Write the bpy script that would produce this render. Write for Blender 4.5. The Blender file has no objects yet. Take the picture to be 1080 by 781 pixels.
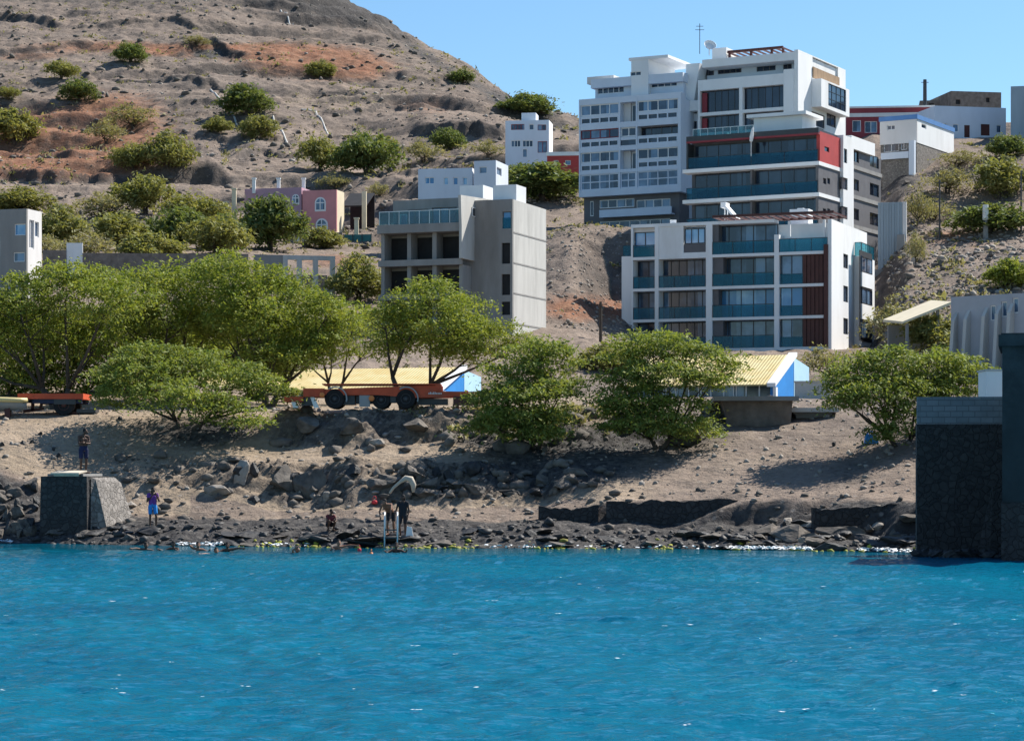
import bpy, bmesh, math, random
import numpy as np
from mathutils import Vector, Matrix, noise as mnoise

R = math.radians
F, HZ, ZC = 2500.0, 495.0, 3.0          # focal length in photo pixels, horizon row, eye height
sc = bpy.context.scene
col = sc.collection
rnd = random.Random(7)

# ------------------------------------------------------------------ helpers
def tag(o, label=None, cat=None, group=None, kind=None):
    if label: o['label'] = label
    if cat: o['category'] = cat
    if group: o['group'] = group
    if kind: o['kind'] = kind
    return o

def empty(name, loc, rz=0.0):
    o = bpy.data.objects.new(name, None)
    o.location = loc; o.rotation_euler = (0, 0, rz); o.empty_display_size = .3
    col.objects.link(o)
    return o

def link(name, me, parent=None, loc=None):
    o = bpy.data.objects.new(name, me)
    col.objects.link(o)
    if parent: o.parent = parent
    if loc is not None: o.location = loc
    return o

def copy_tree(o, parent=None):
    c = o.copy(); col.objects.link(c)
    c.parent = parent
    for ch in list(o.children): copy_tree(ch, c)
    return c

def mesh_np(name, verts, faces_flat, nper, mat, smooth=False):
    me = bpy.data.meshes.new(name)
    nv = len(verts); nf = len(faces_flat)//nper
    me.vertices.add(nv); me.loops.add(nf*nper); me.polygons.add(nf)
    me.vertices.foreach_set('co', np.asarray(verts, dtype=np.float32).ravel())
    me.loops.foreach_set('vertex_index', np.asarray(faces_flat, dtype=np.int32).ravel())
    me.polygons.foreach_set('loop_start', np.arange(0, nf*nper, nper, dtype=np.int32))
    me.polygons.foreach_set('loop_total', np.full(nf, nper, dtype=np.int32))
    if smooth: me.polygons.foreach_set('use_smooth', np.ones(nf, dtype=bool))
    me.update(calc_edges=True); me.validate()
    if mat: me.materials.append(mat)
    return me

IDM = lambda s, d, z: (s, d, z)
class MB:
    def __init__(self): self.v = []; self.f = []
    def hexa(self, p):
        b = len(self.v); self.v += [tuple(q) for q in p]
        self.f += [tuple(b+i for i in q) for q in ((0,1,2,3),(7,6,5,4),(0,4,5,1),(1,5,6,2),(2,6,7,3),(3,7,4,0))]
        return self
    def box(self, a0, a1, b0, b1, c0, c1, m=IDM):
        self.hexa([m(a0,b0,c0), m(a1,b0,c0), m(a1,b1,c0), m(a0,b1,c0), m(a0,b0,c1), m(a1,b0,c1), m(a1,b1,c1), m(a0,b1,c1)])
        return self
    def bar(self, p, q, w, h=None):
        h = h or w
        p = Vector(p); q = Vector(q); d = (q-p).normalized()
        up = Vector((0,0,1)) if abs(d.z) < .95 else Vector((1,0,0))
        a = d.cross(up).normalized()*w/2; b = d.cross(a).normalized()*h/2
        self.hexa([p-a-b, p+a-b, p+a+b, p-a+b, q-a-b, q+a-b, q+a+b, q-a+b]); return self
    def prism(self, pts, m0, m1):
        """polygon (list of 2D points) extruded between two maps"""
        b = len(self.v); n = len(pts)
        self.v += [m0(*p) for p in pts] + [m1(*p) for p in pts]
        self.f.append(tuple(range(b, b+n))); self.f.append(tuple(range(b+2*n-1, b+n-1, -1)))
        for i in range(n): j = (i+1) % n; self.f.append((b+i, b+n+i, b+n+j, b+j))
        return self
    def tube(self, pts, radii, n=7, cap=True):
        pts = [Vector(p) for p in pts]; rings = []; ref = Vector((.31,.17,.93))
        for i, p in enumerate(pts):
            d = (pts[min(i+1, len(pts)-1)] - pts[max(i-1, 0)]).normalized()
            a = d.cross(ref)
            if a.length < .1: a = d.cross(Vector((1,0,0)))
            a.normalize(); b = d.cross(a)
            base = len(self.v)
            for k in range(n):
                t = 2*math.pi*k/n
                self.v.append(tuple(p + (a*math.cos(t) + b*math.sin(t))*radii[i]))
            rings.append(base)
        for r0, r1 in zip(rings, rings[1:]):
            for k in range(n):
                self.f.append((r0+k, r0+(k+1) % n, r1+(k+1) % n, r1+k))
        if cap:
            self.f.append(tuple(rings[0]+k for k in range(n))[::-1]); self.f.append(tuple(rings[-1]+k for k in range(n)))
        return self
    def lathe(self, prof, axis_o, axis_d, n=20):
        """prof list of (r, along)"""
        d = Vector(axis_d).normalized(); o = Vector(axis_o)
        a = d.orthogonal().normalized(); b = d.cross(a)
        rings = []
        for r, h in prof:
            base = len(self.v)
            for k in range(n):
                t = 2*math.pi*k/n
                self.v.append(tuple(o + d*h + (a*math.cos(t)+b*math.sin(t))*r))
            rings.append(base)
        for r0, r1 in zip(rings, rings[1:]):
            for k in range(n): self.f.append((r0+k, r0+(k+1) % n, r1+(k+1) % n, r1+k))
        self.f.append(tuple(rings[0]+k for k in range(n))[::-1]); self.f.append(tuple(rings[-1]+k for k in range(n)))
        return self
    def openwall(self, m, s0, s1, z0, z1, ops, t):
        """wall slab from d=0 to d=t with rectangular openings"""
        S = sorted({s0, s1, *[v for o in ops for v in o[:2] if s0 < v < s1]})
        Z = sorted({z0, z1, *[v for o in ops for v in o[2:4] if z0 < v < z1]})
        ns, nz = len(S)-1, len(Z)-1
        def solid(i, j):
            if i < 0 or j < 0 or i >= ns or j >= nz: return False
            cs, cz = (S[i]+S[i+1])/2, (Z[j]+Z[j+1])/2
            return not any(o[0] < cs < o[1] and o[2] < cz < o[3] for o in ops)
        def quad(a, b, c, d):
            k = len(self.v); self.v += [a, b, c, d]; self.f.append((k, k+1, k+2, k+3))
        for i in range(ns):
            for j in range(nz):
                if not solid(i, j): continue
                a, b, c, d = S[i], S[i+1], Z[j], Z[j+1]
                quad(m(a,0,c), m(b,0,c), m(b,0,d), m(a,0,d)); quad(m(a,t,c), m(a,t,d), m(b,t,d), m(b,t,c))
                if not solid(i-1, j): quad(m(a,0,c), m(a,0,d), m(a,t,d), m(a,t,c))
                if not solid(i+1, j): quad(m(b,0,c), m(b,t,c), m(b,t,d), m(b,0,d))
                if not solid(i, j-1): quad(m(a,0,c), m(a,t,c), m(b,t,c), m(b,0,c))
                if not solid(i, j+1): quad(m(a,0,d), m(b,0,d), m(b,t,d), m(a,t,d))
        return self
    def build(self, name, mat, parent=None, loc=None, smooth=False, weld=False):
        bm = bmesh.new()
        vs = [bm.verts.new(v) for v in self.v]
        for f in self.f:
            try: bm.faces.new([vs[i] for i in f])
            except ValueError: pass
        if weld: bmesh.ops.remove_doubles(bm, verts=bm.verts, dist=1e-4)
        bmesh.ops.recalc_face_normals(bm, faces=bm.faces)
        if smooth:
            for f in bm.faces: f.smooth = True
        me = bpy.data.meshes.new(name); bm.to_mesh(me); bm.free()
        if mat: me.materials.append(mat)
        return link(name, me, parent, loc)

# ------------------------------------------------------------------ numpy noise
_P = np.random.RandomState(3).rand(512, 512)
def vnoise(x, y, seed=0):
    x = np.asarray(x, float)+seed*37.7; y = np.asarray(y, float)+seed*91.3
    xi = np.floor(x).astype(int); yi = np.floor(y).astype(int)
    fx = x-xi; fy = y-yi; fx = fx*fx*(3-2*fx); fy = fy*fy*(3-2*fy)
    g = lambda a, b: _P[a % 512, b % 512]
    return (g(xi,yi)*(1-fx)+g(xi+1,yi)*fx)*(1-fy)+(g(xi,yi+1)*(1-fx)+g(xi+1,yi+1)*fx)*fy
def fbm(x, y, seed=0, oct=4, gain=.5):
    s = 0; a = 1; t = 0
    for i in range(oct):
        s = s+a*vnoise(x*2**i, y*2**i, seed+i); t += a; a *= gain
    return s/t*2-1
def sst(a, b, x):
    t = np.clip((x-a)/(b-a), 0, 1); return t*t*(3-2*t)

# ------------------------------------------------------------------ terrain
def ys(px): return np.interp(px, [-600,-300,0,100,400,700,900,1080,1400,2000], [101,99,97,95,91,90,87.5,82.5,78,76])
near = {
 -600: [(1,565),(2.5,545),(4,520),(5,505),(8,475),(12,448),(15,437),(17,434),(24,432)],
 0: [(1,566),(2.5,550),(4,525),(5,505),(8,475),(12,448),(15,437),(17,434),(24,432)],
 110: [(1.2,566),(3,557),(6,543),(8,520),(9.5,500),(12,478),(14,455),(16,438),(18,434),(24,432)],
 220: [(1.2,567),(3,557),(6,545),(8,524),(10,502),(11.5,488),(14,470),(16,444),(18,435),(24,432)],
 300: [(1,569),(3,557),(7,545),(9,532),(10.5,506),(11.5,492),(14,478),(16,463),(17,445),(18,437),(20,434),(28,431)],
 450: [(1,570),(3,557),(7,544),(9,531),(10.5,505),(11.5,492),(14,478),(16,463),(17,445),(18,436),(20,433),(28,430)],
 560: [(1,571),(3,558),(6,549),(8,535),(11,505),(13,485),(15,468),(17,450),(19,434),(28,427)],
 650: [(1,571),(3.5,559),(5.5,552),(6.0,530),(9,510),(13,482),(16,462),(19,436),(22,428),(28,420)],
 800: [(1,572),(3.5,560),(5.5,552),(6.0,528),(9,508),(13,480),(17,455),(20,445),(22,428),(28,418)],
 900: [(1,573),(3,566),(4.0,563),(4.4,538),(8,512),(12,488),(17,456),(20,440),(28,424)],
 960: [(1,574),(3,569),(3.6,566),(4.0,540),(8,514),(12,488),(17,456),(20,440),(28,424)],
 1080: [(2,560),(3,540),(4,480),(5,440),(12,425),(20,420),(28,415)],
 2000: [(2,560),(3,540),(4,480),(5,440),(12,425),(20,420),(28,415)],
}
hillL = [(165,380),(190,332),(230,290),(260,270),(300,245),(330,222),(372,195),(378,184),(420,163),(470,108),(520,60),(580,0),(640,-60),(760,-95),(900,-60)]
far = {
 -600: hillL, 0: hillL,
 150: [(165,380),(190,332),(230,290),(260,270),(300,245),(330,222),(372,195),(378,184),(420,163),(470,108),(520,60),(580,2),(640,-50),(760,-70),(900,-40)],
 300: [(140,419),(150,410),(165,380),(195,342),(220,302),(260,280),(300,262),(314,248),(325,244),(340,218),(372,196),(378,186),(420,163),(470,112),(520,66),(580,6),(640,-45),(760,-40),(900,0)],
 400: [(140,419),(150,410),(165,385),(195,352),(220,306),(260,280),(300,262),(314,248),(340,218),(380,192),(420,165),(470,122),(520,78),(580,30),(610,16),(680,30),(900,120)],
 500: [(140,418),(150,409),(165,385),(195,354),(215,330),(260,245),(300,217),(350,190),(400,162),(450,128),(500,98),(560,78),(590,75),(680,105),(900,190)],
 600: [(140,418),(150,409),(165,385),(195,358),(208,345),(222,298),(238,247),(245,242),(285,240),(300,216),(350,185),(400,155),(450,130),(485,123),(560,140),(900,240)],
 700: [(140,419),(150,409),(165,390),(195,376),(213,372),(232,370),(240,247),(246,242),(285,240),(310,215),(360,180),(420,160),(500,152),(620,165),(900,260)],
 850: [(140,419),(150,408),(165,390),(195,376),(213,372),(232,368),(240,270),(246,245),(285,225),(310,180),(360,150),(420,146),(500,146),(620,165),(900,260)],
 920: [(140,418),(150,408),(165,388),(185,381),(205,376),(222,368),(234,330),(241,300),(262,262),(275,222),(285,200),(300,165),(312,146),(330,142),(420,140),(500,142),(620,165),(900,260)],
 960: [(140,416),(150,406),(165,382),(185,362),(198,342),(225,290),(250,248),(258,238),(270,205),(282,182),(294,164),(310,146),(420,138),(500,142),(620,165),(900,260)],
 1080: [(140,416),(150,406),(165,380),(185,365),(198,335),(225,280),(248,243),(258,238),(270,205),(282,168),(295,152),(310,144),(420,138),(500,142),(620,165),(900,260)],
 2000: [(140,416),(150,406),(165,380),(185,365),(198,335),(225,280),(248,243),(258,238),(270,205),(282,168),(295,152),(310,144),(420,138),(500,142),(620,165),(900,260)],
}
COLS = sorted(set(near) | set(far))
def _blend(tab, px):
    k = sorted(tab); i = 0
    while i < len(k)-2 and k[i+1] < px: i += 1
    a, b = k[i], k[i+1]; t = min(1, max(0, (px-a)/(b-a)))
    return a, b, t
PROF = {}
_YY = np.concatenate([np.arange(-200,84,4.), np.arange(84,126,.1), np.arange(126,300,.5), np.arange(300,1000,2.)])
def _zprof(tabn, tabf, pxn, pxf, px):
    s = float(ys(px)); Y = [-200, s-40, s-8, s-2, s]; Z = [-8, -6, -2.5, -.7, -.05]
    for d, py in tabn[pxn]:
        yy = s+d; Y.append(yy); Z.append(ZC+(HZ-py)/F*yy)
    for yy, py in tabf[pxf]:
        if yy > Y[-1]+3: Y.append(yy); Z.append(ZC+(HZ-py)/F*yy)
    return np.interp(_YY, Y, Z)
for c in COLS:
    a, b, t = _blend(near, c); a2, b2, t2 = _blend(far, c)
    f = lambda n, m: _zprof(near, far, n, m, c)
    PROF[c] = (f(a,a2)*(1-t)+f(b,a2)*t)*(1-t2)+(f(a,b2)*(1-t)+f(b,b2)*t)*t2
_TAB = np.array([PROF[c] for c in COLS])
def base_z(X, Y):
    X = np.asarray(X, float); Y = np.asarray(Y, float)
    px = 540+F*X/np.maximum(Y, 30)
    yi = np.interp(Y, _YY, np.arange(len(_YY)))
    ci = np.interp(px, COLS, np.arange(len(COLS)))
    y0 = np.clip(np.floor(yi).astype(int), 0, len(_YY)-2); c0 = np.clip(np.floor(ci).astype(int), 0, len(COLS)-2)
    fy = yi-y0; fc = ci-c0; fc = np.where(Y > 285, fc, fc*fc*(3-2*fc))
    return (_TAB[c0,y0]*(1-fy)+_TAB[c0,y0+1]*fy)*(1-fc)+(_TAB[c0+1,y0]*(1-fy)+_TAB[c0+1,y0+1]*fy)*fc
def ground(X, Y):
    X = np.asarray(X, float); Y = np.asarray(Y, float)
    z = base_z(X, Y); px = 540+F*X/np.maximum(Y, 30); d = Y-ys(px)
    # rocky shore, broken ledge, smooth sand slopes
    rocky = sst(-1,.5,d)*(1-sst(5,7,d))*.28 + sst(7.5,9.5,d)*(1-sst(11.5,13,d))*.5*sst(110,200,px)*(1-sst(600,660,px))*1.3 \
        + sst(14,15.5,d)*(1-sst(18,20,d))*.6*sst(270,310,px)*(1-sst(720,780,px))
    rg = 1-np.abs(fbm(X*1.1, Y*1.1, 5, 5, .6))*2
    z = z+rocky*(fbm(X*.55, Y*.55, 1, 4)*.9+rg*.45-.2)
    z = z+.07*fbm(X*.8, Y*.8, 2, 4)*sst(.5,3,d)*(1-sst(24,40,d))
    mid = sst(140,165,Y)*(1-sst(270,320,Y))
    z = z+mid*(.6*fbm(X*.16, Y*.16, 8, 4)+.35*fbm(X*.8, Y*.8, 9, 3))
    hill = sst(285,345,Y)
    w = fbm(X*.012, Y*.012, 11, 3)
    h = 6.5; q = z/h+w*1.1+.25*fbm(X*.05, Y*.05, 12, 3); fr = q-np.floor(q)
    ter = (np.floor(q)+sst(.62,.98,fr)*.75+fr*.25 - q)*h
    amt = .75*sst(-.25,.35,fbm(X*.022, Y*.03, 13, 3))
    z = z+hill*(ter*amt+1.8*fbm(X*.035, Y*.035, 14, 5)+.8*(1-2*np.abs(fbm(X*.09, Y*.09, 15, 4)))+.4*(1-2*np.abs(fbm(X*.3, Y*.3, 16, 4, .6)))+.15*fbm(X*.9, Y*.9, 17, 2)-.3)
    return z+np.where(Y > 285, ledge_dz(X, Y), 0)
# rock ledges and terrace walls that run along the hill: a step of h metres where the ground line crosses the row
LEDGES = [([-120,0,130,245],[199,198,196,192],2.6), ([235,290,340],[176,170,172],1.7), ([105,160,245],[81,87,97],1.6), ([425,500,545],[148,140,143],3.0),
          ([-60,0,75],[19,21,25],2.6), ([330,420,500],[126,122,117],1.3), ([-80,0,80,135],[170,168,171,168],1.5), ([150,200,245],[121,116,113],1.0), ([175,225,275],[64,52,64],1.8),
          ([300,350,420],[52,44,47],1.5), ([170,240,330],[160,152,158],1.2), ([60,150,260],[36,30,34],1.3), ([350,420,500],[92,84,92],1.0), ([-60,40,110],[62,56,48],1.4), ([380,460,530],[196,190,186],1.2)]
LTAB = []
def _setup_ledges():
    Y = np.arange(290,700,1.)
    for pxs, pys, h in LEDGES:
        g = np.linspace(pxs[0], pxs[-1], 40); q = np.interp(g, pxs, pys)+5*fbm(g*.03, g*0+h*9, 71, 3)
        out = []
        for a, b in zip(g, q):
            X = (a-540)/F*Y; out.append(Y[np.argmax(base_z(X,Y) >= ZC+(HZ-b)/F*Y)])
        LTAB.append((g, np.array(out), h))
def ledge_dz(X, Y):
    px = 540+F*X/np.maximum(Y,30); dz = 0
    for g, yl, h in LTAB:
        e = sst(g[0], g[0]+25, px)*(1-sst(g[-1]-25, g[-1], px))
        d = Y-np.interp(px, g, yl)-1.2*fbm(X*.25, Y*.25, 73, 3)
        hv = h*(.62+.35*np.clip(fbm(X*.11, Y*.02, 75, 4, .65)+.4, 0, 1))
        dz = dz+e*hv*(sst(-.2,1.6,d)*np.exp(-np.maximum(d,0)/22)-.35*np.exp(-((d+4)/4)**2))
    return dz
_setup_ledges()
def gz(x, y): return float(ground(x, y))
def hit(px, py, y0=80, y1=900):
    Y = np.concatenate([np.arange(80,130,.05), np.arange(130,300,.25), np.arange(300,900,.5)])
    Y = Y[(Y >= y0) & (Y <= y1)]
    X = (px-540)/F*Y; zr = ZC+(HZ-py)/F*Y
    k = np.argmax(ground(X, Y) >= zr)
    return float(X[k]), float(Y[k]), float(zr[k])
def xat(px, Y): return (px-540)/F*Y
def zat(py, Y): return ZC+(HZ-py)/F*Y
# ------------------------------------------------------------------ materials
def nodes(name):
    m = bpy.data.materials.new(name); m.use_nodes = True
    nt = m.node_tree; b = nt.nodes['Principled BSDF']
    return m, nt, b
def N(nt, typ, **kw):
    n = nt.nodes.new(typ)
    for k, v in kw.items():
        if k.startswith('i_'):
            key = k[2:]; key = int(key) if key.isdigit() else key.replace('_', ' ')
            n.inputs[key].default_value = v
        else: setattr(n, k, v)
    return n
def L(nt, a, b): nt.links.new(a, b)
def mixc(nt, fac, a, b, mode='MIX'):
    n = nt.nodes.new('ShaderNodeMix'); n.data_type = 'RGBA'; n.blend_type = mode
    for s, v in ((n.inputs[0], fac), (n.inputs[6], a), (n.inputs[7], b)):
        if hasattr(v, 'is_output') or hasattr(v, 'links'): nt.links.new(v, s)
        else: s.default_value = v if not isinstance(v, tuple) else (*v, 1)
    return n.outputs[2]
def ramp(nt, src, pts):
    r = nt.nodes.new('ShaderNodeValToRGB'); e = r.color_ramp.elements
    e[0].position = pts[0][0]; e[1].position = pts[-1][0]
    g = lambda c: (*c, 1) if isinstance(c, tuple) else (c, c, c, 1)
    e[0].color = g(pts[0][1]); e[1].color = g(pts[-1][1])
    for p, c in pts[1:-1]:
        k = e.new(p); k.color = g(c)
    nt.links.new(src, r.inputs[0]); return r.outputs[0]
def sc3(c, k): return tuple(min(1, x*k) for x in c)
def mat(name, c, rough=.75, ns=1.2, var=.18, bump=.0, bs=8., stretch=1., spec=.3, metal=0., dirt=None):
    m, nt, b = nodes(name)
    tc = N(nt, 'ShaderNodeTexCoord'); mp = N(nt, 'ShaderNodeMapping'); mp.inputs['Scale'].default_value = (1,1,stretch)
    L(nt, tc.outputs['Object'], mp.inputs[0])
    n1 = N(nt, 'ShaderNodeTexNoise', i_Scale=ns, i_Detail=6., i_Roughness=.6); L(nt, mp.outputs[0], n1.inputs['Vector'])
    f = ramp(nt, n1.outputs[0], [(.3,0.),(.7,1.)])
    cc = mixc(nt, f, sc3(c, 1-var), sc3(c, 1+var))
    if dirt:
        n2 = N(nt, 'ShaderNodeTexNoise', i_Scale=ns*.35, i_Detail=8., i_Roughness=.7); L(nt, mp.outputs[0], n2.inputs['Vector'])
        cc = mixc(nt, ramp(nt, n2.outputs[0], [(.52,0.),(.72,.8)]), cc, dirt)
    L(nt, cc, b.inputs['Base Color'])
    b.inputs['Roughness'].default_value = rough; b.inputs['Specular IOR Level'].default_value = spec; b.inputs['Metallic'].default_value = metal
    if bump:
        n3 = N(nt, 'ShaderNodeTexNoise', i_Scale=bs, i_Detail=5.); L(nt, tc.outputs['Object'], n3.inputs['Vector'])
        bp = N(nt, 'ShaderNodeBump', i_Strength=.7, i_Distance=bump); L(nt, n3.outputs[0], bp.inputs['Height']); L(nt, bp.outputs[0], b.inputs['Normal'])
    return m
M = {}
M['white'] = mat('white_plaster', (.80,.80,.79), .8, .5, .05, dirt=(.62,.61,.58), stretch=.3)
M['offwhite'] = mat('off_white_plaster', (.66,.64,.62), .8, .6, .07, dirt=(.5,.48,.45), stretch=.3)
M['shadewhite'] = mat('shaded_white_plaster', (.62,.68,.76), .8, .5, .06, stretch=.3)  # white plaster with the blue of open shade mixed into its colour
M['greytile'] = mat('dark_grey_tile', (.085,.085,.095), .5, .8, .15)
M['slate'] = mat('slate_cladding', (.13,.125,.13), .6, 1., .15)
M['concrete'] = mat('raw_concrete', (.27,.262,.25), .9, .7, .16, .02, 10, .25, dirt=(.18,.165,.15))
M['concretelight'] = mat('pale_concrete', (.50,.49,.46), .9, .8, .14, .02, 10, .2, dirt=(.32,.31,.29))
M['red'] = mat('red_cladding', (.42,.055,.05), .6, .6, .12)
M['darkred'] = mat('dark_red_plaster', (.24,.045,.055), .8, .5, .15)
M['pink'] = mat('pink_plaster', (.62,.27,.27), .85, .5, .1, dirt=(.5,.24,.25))
M['mauve'] = mat('mauve_plaster', (.42,.27,.33), .85, .5, .1, dirt=(.33,.22,.26))
M['cream'] = mat('cream_plaster', (.66,.58,.42), .85, .6, .1)
M['brown'] = mat('red_brown_metal', (.085,.03,.025), .5, 1., .15)
M['wood'] = mat('weathered_wood', (.30,.20,.12), .8, 3., .25, stretch=.3)
M['darkmetal'] = mat('dark_metal', (.03,.032,.036), .45, 2., .2, spec=.5)
M['steel'] = mat('galvanised_steel', (.55,.56,.57), .4, 3., .1, metal=.6)
M['metalpanel'] = mat('blue_grey_sheet_metal', (.27,.33,.38), .5, 1., .12, stretch=.1)
M['greybuild'] = mat('grey_render', (.40,.41,.44), .85, .5, .1)
M['stonewall'] = mat('brown_stone', (.20,.165,.14), .9, 1.5, .35, .1, 3)
M['blueband'] = mat('blue_paint', (.10,.24,.50), .6, 1., .1)
M['tarp_shade'] = mat('black_tarp_and_shade', (.018,.018,.02), .7, 1., .3)  # also serves as the painted dark inside open bays
M['teal_fence'] = mat('teal_mesh', (.04,.16,.16), .8, 2., .2)
M['rubber'] = mat('tyre_rubber', (.018,.018,.019), .85, 4., .3)
M['orange'] = mat('orange_red_paint', (.52,.082,.03), .55, 1.5, .2, dirt=(.26,.09,.05))
M['navy'] = mat('navy_paint', (.02,.03,.07), .6, 1.5, .2)
M['boatcream'] = mat('cream_boat_paint', (.62,.52,.25), .5, 1., .08)
M['boatgrey'] = mat('grey_boat_paint', (.30,.31,.31), .5, 1., .12)
M['plankpale'] = mat('pale_plank', (.50,.44,.35), .85, 3., .2)
M['skyblue'] = mat('bright_blue_paint', (.03,.24,.62), .6, .8, .1)
M['lightblue'] = mat('light_blue_paint', (.45,.68,.82), .7, .8, .06)
M['pot'] = mat('white_tank', (.72,.73,.74), .5, 1., .05)
M['bag'] = mat('red_cloth', (.55,.05,.06), .8, 3., .15)
M['orangefloat'] = mat('orange_plastic', (.70,.22,.06), .5, 3., .1)
M['cloth_white'] = mat('white_cloth', (.75,.74,.72), .85, 3., .1)

def glass_mat(name, dark, light, rough=.06):
    m, nt, b = nodes(name)
    oi = N(nt, 'ShaderNodeObjectInfo'); tc = N(nt, 'ShaderNodeTexCoord')
    n = N(nt, 'ShaderNodeTexNoise', i_Scale=.9, i_Detail=2.); L(nt, tc.outputs['Object'], n.inputs['Vector'])
    sn = N(nt, 'ShaderNodeVectorMath', operation='SNAP'); sn.inputs[1].default_value = (.93,.93,40.); L(nt, tc.outputs['Object'], sn.inputs[0])
    wn = N(nt, 'ShaderNodeTexWhiteNoise', noise_dimensions='4D'); L(nt, sn.outputs[0], wn.inputs['Vector']); L(nt, oi.outputs['Random'], wn.inputs['W'])
    ad = N(nt, 'ShaderNodeMath', operation='MULTIPLY_ADD'); L(nt, n.outputs[0], ad.inputs[0]); ad.inputs[1].default_value = .5; ad.inputs[2].default_value = -.22
    mp = N(nt, 'ShaderNodeMath', operation='MULTIPLY_ADD'); L(nt, wn.outputs['Value'], mp.inputs[0]); mp.inputs[1].default_value = .5; L(nt, ad.outputs[0], mp.inputs[2])
    L(nt, mixc(nt, ramp(nt, mp.outputs[0], [(.12,0.),(.30,.35),(.5,1.)]), dark, light), b.inputs['Base Color'])  # lighter panes: curtains and sky reflections painted into the base colour
    b.inputs['Roughness'].default_value = rough; b.inputs['Specular IOR Level'].default_value = .6
    return m
M['glass'] = glass_mat('dark_window_glass', (.012,.026,.058), (.15,.25,.38))
M['glassdark'] = glass_mat('navy_window_glass', (.008,.012,.026), (.03,.05,.085))
M['glassblue'] = glass_mat('painted_sky_glass', (.05,.20,.42), (.30,.52,.72))  # blue of the reflected sky put into the base colour
def teal(name, c, tr):
    m, nt, b = nodes(name)
    b.inputs['Base Color'].default_value = (*c, 1); b.inputs['Roughness'].default_value = .08
    t = N(nt, 'ShaderNodeBsdfTransparent'); t.inputs[0].default_value = (.45,.8,.86,1)
    x = N(nt, 'ShaderNodeMixShader'); x.inputs[0].default_value = tr
    L(nt, t.outputs[0], x.inputs[1]); L(nt, b.outputs[0], x.inputs[2]); L(nt, x.outputs[0], nt.nodes['Material Output'].inputs[0])
    return m
M['teal'] = teal('teal_railing_glass', (.012,.17,.26), .33)
M['bluerail'] = teal('blue_railing_glass', (.015,.10,.18), .30)
M['clearrail'] = teal('clear_railing_glass', (.17,.23,.26), .35)

def leafmat(name, c1, c2, c3):
    m, nt, b = nodes(name)
    g = N(nt, 'ShaderNodeNewGeometry'); tc = N(nt, 'ShaderNodeTexCoord')
    n = N(nt, 'ShaderNodeTexNoise', i_Scale=.75, i_Detail=2.); L(nt, tc.outputs['Object'], n.inputs['Vector'])
    f = ramp(nt, n.outputs[0], [(.35,0.),(.65,1.)])
    cc = mixc(nt, f, c1, c2)
    cc = mixc(nt, ramp(nt, g.outputs['Random Per Island'], [(.55,0.),(1.,.8)]), cc, c3)
    L(nt, cc, b.inputs['Base Color']); b.inputs['Roughness'].default_value = .65; b.inputs['Specular IOR Level'].default_value = .2
    t = N(nt, 'ShaderNodeBsdfTranslucent'); L(nt, mixc(nt, 1., cc, (1.25,1.2,.6), 'MULTIPLY'), t.inputs[0])
    x = N(nt, 'ShaderNodeMixShader'); x.inputs[0].default_value = .34
    L(nt, b.outputs[0], x.inputs[1]); L(nt, t.outputs[0], x.inputs[2]); L(nt, x.outputs[0], nt.nodes['Material Output'].inputs[0])
    return m
M['leaf'] = leafmat('acacia_leaf', (.15,.205,.036), (.24,.285,.05), (.35,.355,.10))
M['leafbush'] = leafmat('shore_bush_leaf', (.14,.19,.048), (.215,.265,.058), (.32,.33,.095))
M['leafdark'] = leafmat('dark_leaf', (.10,.145,.05), (.15,.19,.06), (.22,.23,.09))
M['leafdry'] = leafmat('dry_leaf', (.235,.225,.13), (.30,.27,.145), (.24,.25,.11))
M['leafhill'] = leafmat('hill_bush_leaf', (.18,.20,.07), (.25,.25,.085), (.31,.29,.12))
M['bark'] = mat('bark', (.075,.058,.045), .9, 3., .35, .02, 12)

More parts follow.
